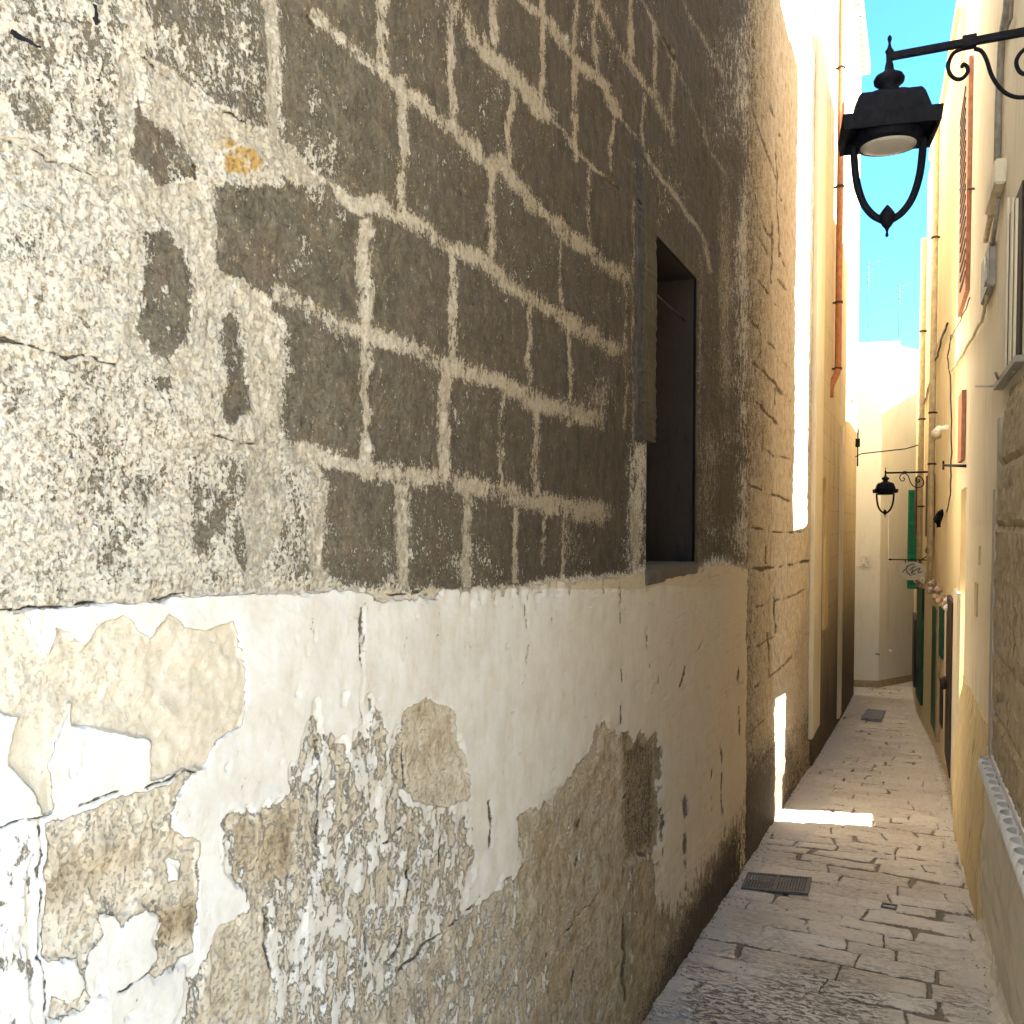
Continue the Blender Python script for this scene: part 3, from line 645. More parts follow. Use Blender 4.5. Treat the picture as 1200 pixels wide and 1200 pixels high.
def rtube(name, pts, r, mat, parent, out=.02, n=8):
    q = []
    for p in pts:
        w = rwall(*p[:2]); q.append((w[0]-(p[2] if len(p) > 2 else out), w[1], w[2]))
    mb = MB(); mb.tube(q, r, n); return obj(name, mb, mat, parent)

# near base of R1: ochre plinth, stone buttress, dado, moulding
YD = 4.86; ZL = .56
def battered(y0, y1, z1, o_top, o_bot, jag, n=14, m=14, seed=3, over=0):
    rg = random.Random(seed); mb = MB(); vs = []; fs = []
    for i in range(n+1):
        y = y0+(y1-y0)*i/n; zb = float(G(y))-.1; zt = z1+(rg.uniform(-jag, jag) if 0 < i < n else 0)
        for j in range(m+1):
            t = j/m; z = zb+(zt-zb)*t
            o = o_bot+(o_top-o_bot)*t+.02*math.sin(t*3.1)+rg.uniform(-.006, .006)
            vs.append((RW1(y)-o, y, z))
    for i in range(n):
        for j in range(m): k = i*(m+1)+j; fs.append((k, k+m+1, k+m+2, k+1))
    N0 = len(vs)
    for i in range(n+1):
        y = y0+(y1-y0)*i/n; vs.append((RW1(y)+.05, y, vs[i*(m+1)+m][2])); 
    for i in range(n): fs.append((i*(m+1)+m, (i+1)*(m+1)+m, N0+i+1, N0+i))
    for e in (0, n):
        base = [e*(m+1)+j for j in range(m+1)]
        vs += [(RW1(y0 if e == 0 else y1)+.05, (y0 if e == 0 else y1), float(G(y0))-.1)]
        f = base+[N0+e, len(vs)-1]; fs.append(tuple(f))
    mb.add(vs, fs, False); return mb
obj('plinth', battered(YD, YG0-.01, ZL, .004, .05, .01), M_plinth, R1)
mb = battered(2.2, YD, ZL-.05, .012, .03, .0, seed=4); obj('dado', mb, M_dado, R1)
# curb of rough cement at the foot
# stone buttress with curving top
def buttress():
    mb = MB(); vs = []; fs = []; rg = random.Random(9); yA, yB_ = 2.0, 4.42
    prof = [(ZL-.1, .045), (.8, .048), (1.2, .050), (1.6, .046), (1.85, .036), (2.05, .018), (2.2, -.025)]
    zs = np.linspace(ZL-.1, 2.2, 70); oz = np.interp(zs, [p[0] for p in prof], [p[1] for p in prof]); ny = 110
    cols = []
    for i in range(ny+1):
        y = yA+(yB_-yA)*i/ny
        for j, z in enumerate(zs):
            row = math.floor((z-.5)/.26); off = (row*.37) % .5
            jz = abs(((z-.5) % .26)-.13); jy = abs(((y+off) % .5)-.25)
            jd = max(0, 1-(.13-jz)/.012)+max(0, 1-(.25-jy)/.012)
            o = oz[j]-min(1, jd)*.018+rg.uniform(-.006, .006)
            vs.append((RW1(y)-o, y, z))
    m = len(zs)
    for i in range(ny):
        for j in range(m-1): k = i*m+j; fs.append((k, k+m, k+m+1, k+1))
    n0 = len(vs)
    for j, z in enumerate(zs): vs.append((RW1(yB_)+.05, yB_, z))
    for j in range(m-1): fs.append((ny*m+j, n0+j, n0+j+1, ny*m+j+1))
    n1 = len(vs)
    for j, z in enumerate(zs): vs.append((RW1(yA)+.05, yA, z))
    for j in range(m-1): fs.append((j, j+1, n1+j+1, n1+j))
    mb.add(vs, fs, False); return mb
obj('stone_buttress', buttress(), M_tuff, R1)
mb = MB(); vs_ = []
for (z0, z1, o) in ((ZL, 1.3, .055), (1.3, 1.7, .053), (1.7, 2.0, .040)):
    mb.prism([(RW1(4.42)-o, 4.425), (RW1(4.52)-o, 4.52), (RW1(4.52)+.03, 4.52), (RW1(4.42)+.03, 4.425)], z0, z1+.001)
obj('edging', mb, M_edge, R1)
mb = MB(); y = 2.2
mb.wbox((RW1(2.2), 2.2), (RW1(4.6), 4.6), ZL-.012, ZL+.016, -.01, .052)
mb.wbox((RW1(2.2), 2.2), (RW1(4.58), 4.58), ZL-.11, ZL-.012, -.01, .045)
while y < 4.55:
    w_ = .044; vs = []; fs = []; nn = 9; mm_ = 7
    for a_ in range(nn):
        u = a_/(nn-1)*2-1; hh = .12*math.sqrt(max(0.0, 1-.75*u*u))
        for b_ in range(mm_):
            t = b_/(mm_-1); bul = .075*math.sqrt(max(0, 1-u*u))*(1-t*.75)*(.6+.4*math.sin(t*3.14))+.02
            vs.append((RW1(y)-.040-bul*.75, y+u*w_, ZL-.012-hh*t))
    for a_ in range(nn-1):
        for b_ in range(mm_-1): k = a_*mm_+b_; fs.append((k, k+mm_, k+mm_+1, k+1))
    mb.add(vs, fs, True); mb.tube([(RW1(y)-.046, y-.052, ZL-.012), (RW1(y)-.05, y-.052, ZL-.085)], [.010, .003], 6)
    y += .104
obj('moulding', mb, M_mould, R1)

# R1 fittings
rbox('window', 1182, 1200, 240, 432, .0, .012, M_shed, R1)
wn = [o for o in R1.children if o.name.startswith('window')][-1]
for a, b in ((1183.6, 1185.2), (1189.2, 1190.8), (1194.5, 1195.8)): rbox('window_frame', a, b, 238, 434, .012, .020, M_cream, wn)
rbox('sill', 1176, 1203, 433, 440, -.01, .04, M_cgrey, wn)
rtube('bracket', [(1176, 452, .0), (1184, 441, .05), (1190, 436, .07)], .006, M_cgrey, R1)
rtube('rod', [(1178, 452, .0), (1156, 452, .05)], .006, M_cgrey, R1)
rtube('conduit', [(1190, -60), (1186, 10), (1180, 40), (1176, 120), (1174, 205)], .016, M_cgrey, R1)
rtube('conduit', [(1196, -60), (1191, 20), (1181, 44)], .008, M_cgrey, R1)
rbox('junction_box', 1168, 1180, 205, 232, .0, .05, M_cream, R1, .01)
rtube('conduit', [(1172, 232), (1164, 262), (1160, 282)], .014, M_pipey, R1); rtube('conduit', [(1176, 232), (1172, 262), (1168, 290)], .010, M_cgrey, R1)
mt = rbox('meter_box', 1158, 1168, 296, 345, .0, .035, M_cgrey, R1, .01)
rtube('cable', [(1165, 300, .04), (1167, 318, .045), (1165, 335, .04)], .006, M_capw, mt)
rs = rbox('shutter', 1129.5, 1139, 108, 348, .004, .03, M_peach, R1)
for k in range(18):
    rbox('slat', 1131, 1137.5, 120+k*12.2, 124+k*12.2, .03, .036, M_dbrown, rs) if k < 18 else None
rbox('shutter', 1128, 1132.5, 462, 540, .004, .03, M_peach, R1)
rtube('bracket', [(1143, 221, .0), (1134, 221, .05)], .006, M_iron, R1)
rtube('bracket', [(1133, 546, .0), (1118, 545, .08)], .010, M_iron, R1); rtube('bracket', [(1118, 540, .08), (1118, 550, .08)], .008, M_iron, R1)
rbox('vent', 1143.5, 1146, 683, 722, -.01, .008, M_plinth, R1); rbox('vent', 1147.5, 1149, 640, 662, -.01, .006, M_plinth, R1)

def cable(label, pts, r, mat, out=.025):
    w = rwall(*pts[0][:2]); t = None
    q = []
    for i in range(len(pts)-1):
        a = rwall(*pts[i]); b = rwall(*pts[i+1])
        for k in range(6):
            t = k/6; p = a*(1-t)+b*t; q.append((p[0]-out+random.uniform(-.004, .004), p[1], p[2]-.012*math.sin(math.pi*t)+random.uniform(-.004, .004)))
    q.append(tuple(rwall(*pts[-1])-np.array([out, 0, 0])))
    mb = MB(); mb.tube(q, r, 6); o = obj('cable', mb, mat, None, q[0]); tag(o, label, 'cable', 'cables strung along the right walls'); return o
cable('pale looped cable under the grey meter box running down left', [(1163, 345), (1160, 365), (1154, 378), (1140, 402), (1126, 424), (1118, 434)], .009, M_pipey)
cable('long black cable dropping straight down the cream wall', [(1118, 392), (1114, 420), (1118, 440), (1119, 520), (1118, 575), (1113, 600)], .006, M_cablek)
cable('thin brown cable sagging below the peach shutter', [(1142, 348), (1135, 365), (1122, 388), (1118, 398)], .004, M_cablek)
cable('knotted cable slanting down to the yellow pipe', [(1114, 378), (1106, 398), (1103, 412), (1100, 420), (1092, 450), (1084, 478), (1080, 505), (1078, 580)], .010, M_cablek)
cable('second strand of the knotted slanting cable', [(1110, 386), (1102, 402), (1099, 415), (1094, 436), (1090, 462), (1082, 490)], .007, M_pipey)
# hanging black hook thing at the cable end
mb = MB(); a = rwall(1111, 598); b = rwall(1107, 618)
mb.tube([(a[0]-.05, a[1], a[2]), (a[0]-.06, a[1]+.1, a[2]-.03), (b[0]-.06, b[1], (a[2]+b[2])/2), (b[0]-.05, b[1], b[2])], [.012, .03, .04, .02], 8)
tag(obj('wall_hook', mb, M_iron, None, tuple(a)), 'black curved fitting at the bottom of the long black cable', 'fitting')
# spotlight
mb = MB(); a = rwall(1112, 500); mb.tube([(a[0], a[1], a[2]), (a[0]-.08, a[1]+.1, a[2]-.01)], .02, 10); mb.tube([(a[0]-.08, a[1]+.05, a[2]-.01), (a[0]-.1, a[1]+.3, a[2]-.04)], [.03, .05], 12)
sp_ = obj('spotlight', mb, M_capw, None, tuple(a)); tag(sp_, 'small white spotlight high on the yellow wall above the downpipe bend', 'light')

# R2 fittings
def vpipe(px, py0, py1, r, mat, parent, brs=()):
    w = rwall(px, (py0+py1)/2); z1 = min(rwall(px, py0)[2], 5.75); z0 = rwall(px, py1)[2]
    mb = MB(); mb.tube([(w[0]-r-.015, w[1], z0), (w[0]-r-.015, w[1], z1)], r, 12); p = obj('drain_pipe', mb, mat, parent)
    for b in brs:
        z = rwall(px, b)[2]; mb = MB(); mb.tube([(w[0]-r-.015, w[1], z-.01), (w[0]-r-.015, w[1], z+.01)], r*1.2, 12); mb.box(w[0]-.02, w[0]+.01, w[1]-.01, w[1]+.01, z-.008, z+.008); obj('bracket', mb, M_dbrown, p)
    return p
vpipe(1101, -50, 690, .033, M_pipey, R2, (150, 280, 541, 480))
vpipe(1085, 290, 690, .034, M_pipey, R2, (392, 491, 593))
leafs = [(1077.6, 1079.2, 560, 628), (1091.5, 1095.5, 557, 629)]
for a, b, c, d in leafs: rbox('shutter', a, b, c, d, .0, .06, M_dbrown, R2)
# doors
rbox('door_frame', 1112.5, 1119, 699, 905, .0, .03, M_dbrown, R2)
rbox('pilaster', 1119.2, 1124, 690, 940, .0, .022, M_cream, R2)
dd = rbox('door', 1094, 1100, 712, 857, .0, .022, M_green, R2); rbox('door', 1102.6, 1107.2, 712, 770, .0, .022, M_green, R2)
rbox('door', 1103.5, 1106.5, 806, 851, .0, .018, M_dbrown, R2)
rbox('door', 1076.6, 1082.6, 686, 822, .0, .03, M_green, R2); rbox('door', 1072.5, 1075, 720, 802, .0, .04, M_dbrown, R3)
mb = MB(); a = rwall(1114, 800)
mb.tube([(a[0]-.03, a[1], a[2]), (a[0]-.08, a[1], a[2]-.01)], .055, 14); obj('meter', mb, M_dbrown, R2)
rbox('door_surround', 1108, 1111.5, 712, 895, .0, .016, M_cream, R2); rbox('door_surround', 1100.2, 1102.4, 712, 870, .0, .03, M_tuff, R2)
def rubble(px0, px1, py0, py1, n, seed):
    rg = random.Random(seed)
    for i in range(n):
        m_ = MB()
        px = rg.uniform(px0, px1); t = (px-px0)/(px1-px0); py = py0+(py1-py0)*t+rg.uniform(-7, 7); w = rwall(px, py); r = rg.uniform(.02, .042)
        c = (w[0]-rg.uniform(.0, .07), w[1], w[2])
        pr = [(r*.3, -r), (r*.8, -r*.6), (r, 0), (r*.75, r*.6), (r*.2, r*.95)]; m_.lathe(c, pr, 7, True); obj('corbel_stone', m_, M_capw if rg.random() < .35 else M_rub, R2)
rubble(1078, 1090, 676, 684, 12, 1); rubble(1092, 1115, 682, 706, 20, 2)
# open green shutter leaf
w = rwall(1078, 640); yv = w[1]+.3
z1 = ony(1071, 574, yv)[2]; z0 = ony(1071, 690, yv)[2]; xa = ony(1063.5, 640, yv)[0]; xb = ony(1077.5, 640, yv)[0]
gs = thing('window_shutter', 'bright green louvred shutter leaf swung open at the lane end', 'shutter', (xb, yv, z0))
mb = MB(); mb.box(xa, xa+.02, yv, yv+.035, z0, z1); mb.box(xb-.02, xb+.1, yv, yv+.035, z0, z1)
for k in range(4): zc = z0+(z1-z0)*k/3; mb.box(xa+.02, xb-.02, yv, yv+.035, max(z0, zc-.03), min(z1, zc+.03))
obj('frame', mb, m_plain('green_shutter', (.01, .22, .10), .5), gs)
mb = MB(); nsl = 34
for k in range(nsl):
    zc = z0+(z1-z0)*(k+.5)/nsl; mb.add([(xa+.02, yv+.003, zc-.02), (xb-.02, yv+.003, zc-.02), (xb-.02, yv+.03, zc+.02), (xa+.02, yv+.03, zc+.02), (xa+.02, yv+.006, zc-.023), (xb-.02, yv+.006, zc-.023), (xb-.02, yv+.033, zc+.017), (xa+.02, yv+.033, zc+.017)], [(0, 1, 2, 3), (7, 6, 5, 4), (0, 4, 5, 1), (3, 2, 6, 7)])
obj('slats', mb, m_plain('green_slat', (.008, .17, .08), .5), gs)

# ---------------------------------------------------------------- street lamps
def catmull(p, k=8):
    out = []; p = [np.array(q, float) for q in p]; P_ = [2*p[0]-p[1]]+p+[2*p[-1]-p[-2]]
    for i in range(1, len(P_)-2):
        for j in range(k):
            t = j/k; a, b, c, d = P_[i-1:i+3]
            out.append(.5*((2*b)+(-a+c)*t+(2*a-5*b+4*c-d)*t*t+(-a+3*b-3*c+d)*t**3))
    out.append(p[-1]); return out
YLP = 2.906
c = ony(1041, 160, YLP); zt = ony(1043, 42, YLP)[2]; zb = ony(1038, 278, YLP)[2]; cx = c[0]
U = (zt-zb)/236.0
def Z(py): return zb+(278-py)*U
lampg = 'wrought iron wall lanterns'
lamp = thing('street_lamp', 'large near black iron lantern hanging from a scrolled arm at the upper right', 'street lamp', (cx, YLP, zb), lampg)
cc = (cx, YLP, 0)
mb = MB(); mb.lathe(cc, [(.001, Z(41)), (.005, Z(43)), (.0062, Z(45.5)), (.004, Z(49)), (.003, Z(51)), (.006, Z(56)), (.012, Z(60)), (.009, Z(63)), (.0085, Z(72)), (.011, Z(76)), (.013, Z(82)), (.02, Z(85)), (.037, Z(89)), (.042, Z(93)), (.040, Z(97)), (.028, Z(101)), (.026, Z(104)), (.030, Z(108)), (.045, Z(112)), (.05, Z(116))][::-1], 24)
obj('finial', mb, M_iron, lamp)
ang = math.radians(8)
def sq(half, z, tw=ang):
    o_ = []
    for a_, b_ in ((1, 1), (-1, 1), (-1, -1), (1, -1)):
        u_, v_ = half*a_, half*b_*.80; o_.append((cx+u_*math.cos(tw)-v_*math.sin(tw), YLP+u_*math.sin(tw)+v_*math.cos(tw), z))
    return o_
def loft(rings, close=True):
    mb = MB(); n = len(rings[0]); vs = [q for r in rings for q in r]; fs = []
    for i in range(len(rings)-1):
        for t in range(n): fs.append((i*n+t, i*n+(t+1) % n, (i+1)*n+(t+1) % n, (i+1)*n+t))
    if close: fs += [tuple(range(n))[::-1], tuple(range((len(rings)-1)*n, len(rings)*n))]
    mb.add(vs, fs); return mb
obj('hood', loft([sq(.106, Z(148)), sq(.100, Z(138)), sq(.088, Z(122)), sq(.080, Z(116)), sq(.055, Z(113)), sq(.035, Z(108))]), M_iron, lamp, bevel=.003)
mb = loft([sq(.129, Z(145)), sq(.124, Z(162)), sq(.114, Z(162)), sq(.116, Z(149)), sq(.02, Z(148.9))], False)
mb.v += []
obj('brim', mb, M_iron, lamp)
mb = loft([sq(.129, Z(145)), sq(.106, Z(144.9))], False); obj('brim_top', mb, M_iron, lamp)
mb = MB(); mb.lathe(cc, [(.076, Z(171)), (.090, Z(169)), (.092, Z(160)), (.085, Z(150))], 32); obj('lens_ring', mb, M_iron, lamp)
mb = MB(); mb.lathe(cc, [(.01, Z(173)), (.05, Z(172.6)), (.075, Z(171)), (.075, Z(166))], 32); obj('lens', mb, M_lens, lamp)
for k in (0, 1):
    s_ = 1 if k else -1; dx, dy = s_*math.cos(ang), s_*math.sin(ang)
    prof = catmull([(.092, 165), (.090, 185), (.083, 210), (.066, 234), (.040, 250), (.008, 259)], 6)
    mb = MB(); mb.tube([(cx+p[0]*dx, YLP+p[0]*dy, Z(p[1])) for p in prof], .0105, 8, flat=.7); obj('cage_rib', mb, M_iron, lamp)
mb = MB(); mb.lathe(cc, [(.001, Z(278.5)), (.005, Z(276)), (.003, Z(272)), (.006, Z(268)), (.014, Z(264)), (.022, Z(256)), (.020, Z(250)), (.010, Z(244)), (.002, Z(240))], 16); obj('bottom_finial', mb, M_iron, lamp)
for sx in (-.07, .07):
    mb = MB(); mb.tube([(cx+sx, YLP+.03, Z(118)), (cx+sx, YLP+.03, Z(109))], .003, 6); obj('screw', mb, M_iron, lamp)
xw = RW1(YLP); za = ony(1045, 66, YLP)[2]
mb = MB(); mb.box(cx, xw+.01, YLP-.008, YLP+.008, za-.010, za+.010); obj('arm', mb, M_iron, lamp, bevel=.002)
mb = MB(); q = ony(1136, 52, YLP); mb.box(q[0]-.018, q[0]+.018, YLP-.013, YLP+.013, za-.016, za+.016); obj('collar', mb, M_iron, lamp, bevel=.002)
s1 = [(1128, 57), (1118, 62), (1112, 72), (1111, 80), (1115, 89), (1122, 93), (1129, 91), (1134, 84), (1133, 78), (1129, 75.5), (1127, 79)]
s2 = [(1142, 57), (1150, 60), (1156, 70), (1162, 88), (1170, 101), (1180, 110), (1192, 114), (1206, 113), (1222, 105), (1228, 90), (1222, 76), (1210, 70), (1200, 74), (1196, 66)]
s2 = s2[:9]+[(1230, 96), (1232, 80), (1224, 64), (1210, 56), (1198, 60), (1191, 72), (1195, 84), (1205, 87), (1211, 78), (1205, 71)]
for s_ in (s1, s2):
    mb = MB(); mb.tube(catmull([ony(a, b, YLP) for a, b in s_], 6), .0055, 8, flat=1.3); obj('scroll', mb, M_iron, lamp)
mb = MB(); mb.box(xw-.012, xw+.004, YLP-.02, YLP+.02, za-.16, za+.05); obj('wall_plate', mb, M_iron, lamp)
def copy_tree(o, parent=None):
    c_ = o.copy(); coll().link(c_)
    if parent: c_.parent = parent
    for ch in o.children: copy_tree(ch, c_)
    return c_
lamp2 = copy_tree(lamp)
w = rwall(1091, 550); y2 = w[1]; q = ony(1037, 606, y2)
lamp2.location = Vector((w[0]-(xw-cx)+.0, y2, q[2]))*S
lamp2['label'] = 'small distant black lantern hanging before the white end wall'

# hanging oval sign
w = rwall(1091, 656); ys = w[1]-.15; w = (rwall(1091, 656)[0]+.005, ys)
sg = thing('hanging_sign', 'oval pale hanging sign with dark brush lettering under the distant lantern', 'sign', (w[0], ys, ony(1070, 656, ys)[2]))
zA = ony(1070, 656, ys)[2]; xT = ony(1044, 656, ys)[0]
mb = MB(); mb.tube([(xT, ys, zA), (w[0]+.02, ys, zA)], .006, 8); mb.tube([(xT-.03, ys, zA), (xT, ys, zA)], [.001, .014], 8); obj('arm', mb, M_iron, sg)
mb = MB()
mb.tube(catmull([ony(a, b, ys) for a, b in [(1091, 640), (1087, 641), (1085, 646), (1088, 650), (1091, 655)]], 5), .006, 6)
mb.tube(catmull([ony(a, b, ys) for a, b in [(1090, 646), (1086, 652), (1081, 655)]], 5), .006, 6); obj('scroll', mb, M_iron, sg)
for px in (1061, 1078): mb = MB(); mb.tube([ony(px, 656, ys), ony(px, 661, ys)], .006, 6); obj('hanger', mb, M_iron, sg)
oc_ = ony(1069, 669, ys); rx = (ony(1085, 669, ys)[0]-ony(1053, 669, ys)[0])/2; rzz = (ony(1069, 658, ys)[2]-ony(1069, 680, ys)[2])/2
mb = MB(); n = 36; mb.add([(oc_[0]+rx*math.cos(2*math.pi*k/n), ys+d, oc_[2]+rzz*math.sin(2*math.pi*k/n)) for d in (-.012, .012) for k in range(n)], [tuple(range(n)), tuple(range(n, 2*n))[::-1]]+[(k, k+n, (k+1) % n+n, (k+1) % n) for k in range(n)])
obj('board', mb, M_sign, sg)
mb = MB()
for st in ([(1057, 671), (1062, 666), (1066, 662), (1072, 661)], [(1063, 663), (1062, 668), (1064, 672), (1068, 675)], [(1066, 668), (1070, 665), (1073, 664)], [(1069, 671), (1073, 668), (1078, 666), (1076, 671), (1081, 670)], [(1070, 667), (1068, 672), (1073, 673)]):
    mb.tube(catmull([np.array(ony(a, b, ys-.014)) for a, b in st], 5), .005, 5)
obj('lettering', mb, M_signd, sg)

# tie rod across the lane
w = rwall(1078, 531); a = onx(1007, 533, XL)
tr = thing('tie_rod', 'thin black iron bar crossing the lane above the distant lantern', 'bar', (a[0], 14.9, 2.6))
ya_ = 14.6; z_ = 1.55+(615-532)/1100*13.7
mb = MB(); mb.tube([(XL-.02, ya_, z_-.05), (XL+.08, ya_, z_), (-.2, 13.9, z_), (RL3[1][0]+.02, 13.4, z_+.02)], .008, 8); obj('bar', mb, M_iron, tr)
mb = MB(); mb.tube([(XL+.03, ya_, z_-.18), (XL+.03, ya_, z_+.36)], .010, 8); mb.box(XL, XL+.06, ya_-.02, ya_+.02, z_+.1, z_+.22); obj('bracket', mb, M_iron, tr)

# ---------------------------------------------------------------- end building
E = thing('white_house', 'white cornered house closing the far end of the lane', 'house', (-.56, 16.0, -1.04))
ZE = 4.42
Ecor = [(-9, 15.0), (-.575, 15.95), (.35, 17.7), (.35, 22), (-9, 22)]
mb = MB(); mb.prism(Ecor, -1.6, ZE); obj('wall', mb, M_white, E)
mb = MB(); mb.prism([(-2.61, 15.70), (-.57, 15.925), (-.57, 15.95), (-2.6, 15.71)], -1.6, -.93); mb.prism([(-.565, 15.925), (.37, 17.69), (.34, 17.71), (-.57, 15.96)], -1.6, -.93)
obj('base_trim', mb, m_plain('tan_trim', (.42, .33, .2), .8), E)
mb = MB(); mb.prism([(-2.6, 16.6), (-.35, 16.9), (-.35, 19), (-2.6, 19)], ZE+.001, ZE+.17); obj('roof_block', mb, M_white, E)
def onE(px, py, o=0.0):
    return onseg(px, py, (-9, 15.0-o), (-.575, 15.95-o)) if px < 1031 else onseg(px, py, (-.575+o*.9, 15.95-o*.5), (.35+o*.9, 17.7-o*.5))
mb = MB(); a = onE(1008, 658); b = onE(1018, 651); c_ = onE(1018, 664)
mb.prism([(a[0], a[1]-.03), (b[0], b[1]-.03), (b[0], b[1]+.01), (a[0], a[1]+.01)], c_[2], b[2]); pq = obj('plaque', mb, M_capw, None, (a[0], a[1], c_[2])); tag(pq, 'small white tile plaque with a blue line on the end house', 'plaque')
mb = MB(); mb.prism([(a[0]+.03, a[1]-.035), (a[0]+.08, a[1]-.031), (a[0]+.08, a[1]-.02), (a[0]+.03, a[1]-.02)], c_[2]+.025, c_[2]+.045); obj('print', mb, M_blue, pq); mb = MB(); mb.prism([(a[0]+.085, a[1]-.034), (a[0]+.1, a[1]-.033), (a[0]+.1, a[1]-.02), (a[0]+.085, a[1]-.02)], b[2]-.055, b[2]-.04); obj('print', mb, M_blue, pq)
mb = MB(); a = onE(1042, 762, .03); mb.tube([a, a+np.array([.05, -.05, -.02])], .02, 8); a = onE(1041, 745, .02); b = onE(1041, 600, .02); mb.tube([a, b], .006, 6); obj('spout_pipe', mb, M_mould, E)
mb = MB(); a = onE(1026, 766, .02); b = onE(1031, 767, .03); mb.tube([a, b], .012, 6); obj('pipe_stub', mb, M_cgrey, E)
M_ant = m_plain('antenna_metal', (.03, .07, .09), .5)
for i, (px, pt, pbm, y, lb) in enumerate([(1054, 331, 416, 17.2, 'tall thin rooftop antenna mast on the end house, right of the other'), (1018, 305, 410, 16.6, 'slender rooftop antenna mast beside the left eaves of the end house')]):
    a = ony(px, pt, y); b = ony(px, pbm, y); mb = MB(); mb.tube([(a[0], y, ZE-.02), (a[0], y, a[2])], .008, 6)
    for k in range(4): z_ = a[2]-.06-.1*k; mb.tube([(a[0]-.10+.02*k, y, z_), (a[0]+.10-.02*k, y, z_)], .004, 5)
    mb.tube([(a[0], y, a[2]-.04), (a[0]+.2, y+.1, a[2]+.0)], .004, 5)
    tag(obj('antenna', mb, M_ant, None, (a[0], y, ZE)), lb, 'antenna', 'rooftop antennas')

# ---------------------------------------------------------------- ground
def m_lane():
    m = N('lane_stone'); J, Cm, Rk, Dt = m.attr('g1'); V1, V2, V3, V4 = m.attr('g2')
    nm = m.noise(26, 7, .65); nf = m.noise(120, 5, .65); nb = m.noise(3.2, 5, .6)
    ch = m.noise(42, 8, .7, vec=m.vec((.5, 1.3, 1), (2, 1, 0)), dist=.4)
    c = m.mix(V1, (.64, .57, .47), (.80, .74, .64)); c = m.mix(m.math('MULTIPLY', m.step(nb, .35, .7), .55), c, (.76, .70, .60))
    c = m.mix(m.math('MULTIPLY', m.step(nm, .48, .7), .4), c, (.42, .34, .25))
    ck = m.math('MULTIPLY', m.step(ch, .49, .57), Rk)
    c = m.mix(m.math('MULTIPLY', ck, .88), c, (.20, .155, .115))
    cm = m.step(m.math('ADD', Cm, m.math('MULTIPLY', m.math('SUBTRACT', nm, .5), 1.3)), .42, .58)
    cc_ = m.mix(nm, (.50, .46, .40), (.72, .67, .60)); c = m.mix(m.math('MULTIPLY', cm, .95), c, cc_)
    jj = m.step(m.math('ADD', J, m.math('MULTIPLY', m.math('SUBTRACT', nm, .5), .9)), .42, .66)
    c = m.mix(m.math('MULTIPLY', jj, .88), c, (.19, .145, .10))
    dt = m.step(m.math('ADD', Dt, m.math('MULTIPLY', m.math('SUBTRACT', nm, .5), 1.3)), .40, .75)
    c = m.mix(m.math('MULTIPLY', dt, .7), c, (.20, .15, .10))
    c = m.mix(m.math('MULTIPLY', m.step(nf, .5, .72), .3), c, (.25, .2, .16))
    h = m.math('ADD', m.math('MULTIPLY', nm, .5), m.math('MULTIPLY', nf, .2)); h = m.math('SUBTRACT', h, m.math('MULTIPLY', ck, .5)); h = m.math('SUBTRACT', h, m.math('MULTIPLY', jj, 1.0))
    return m.out(c, h, .010, 1.0, m.step(nm, .3, .7, .55, .85))
rows = [-1.0]
while rows[-1] < 17.5:
    y = rows[-1]; rows.append(y+(.05 if y < 2.4 else max(.0045, (y*.95)**2/1100/2.1*1.25)))
ys_ = np.array(rows); xs_ = np.arange(-.96, .52, .0065)
X, Y = np.meshgrid(xs_, ys_)
wx = X+(fbm(X*3, Y*3, 21, 2)-.5)*.10; wy = Y+(fbm(X*2+4, Y*3, 22, 3)-.5)*.09+X*.045
rgn = np.random.default_rng(5)
rb = [0.0]
while rb[-1] < 22: rb.append(rb[-1]+rgn.uniform(.13, .20))
rb = np.array(rb)-2; ri = np.searchsorted(rb, wy)-1; ri = np.clip(ri, 0, len(rb)-2)
dy_ = np.minimum(wy-rb[ri], rb[ri+1]-wy)
J = np.zeros(X.shape); cellv = np.zeros(X.shape); dxm = np.full(X.shape, 9.)
for r in range(len(rb)-1):
    mk = ri == r
    if not mk.any(): continue
    st = -1.4+rgn.uniform(0, .3); ed = [st]
    while ed[-1] < 1.2: ed.append(ed[-1]+rgn.uniform(.24, .46))
    ed = np.array(ed); k = np.searchsorted(ed, wx[mk])-1; k = np.clip(k, 0, len(ed)-2)
    dxm[mk] = np.minimum(wx[mk]-ed[k], ed[k+1]-wx[mk]); cellv[mk] = rgn.random(len(ed))[k]
dj = np.minimum(dy_, dxm)
jw = .0045+.020*np.clip(fbm(X*4, Y*4, 23, 3)-.42, 0, 1)*2.4
vis = np.clip((fbm(X*2.4, Y*2.2, 24, 3)-.25)*5, 0.3, 1)
near = np.clip((Y-3.6)/.5, 0, 1)*np.clip((8.2-Y)/1.5, .35, 1)
J = np.clip(1.25-dj/jw*.7, 0, 1)*vis*(.55+.45*near)
lw = -.88; rwx = np.interp(Y, [0, 4.86, 6.85, 10.4, 12.2, 16], [.37, .30, .27, .17, .06, -.08])
Cm = np.clip(1-(X-lw-.42*(fbm(Y*1.6, Y*0, 25, 3)-.22))/.07, 0, 1)*.62+np.clip(1-(rwx-X-.12)/.10, 0, 1)*.55
Cm += np.clip((3.7-Y)/.6, 0, 1)*.22*fbm(X*5, Y*5, 26, 2)*1.5
Cm = np.clip(Cm, 0, .9); J *= (1-np.clip(Cm*1.2, 0, 1)*.6)
Rk = np.clip((4.3-Y)/.4, .35, 1)*np.clip((fbm(X*3, Y*5, 27, 3)-.3)*4, 0, 1)
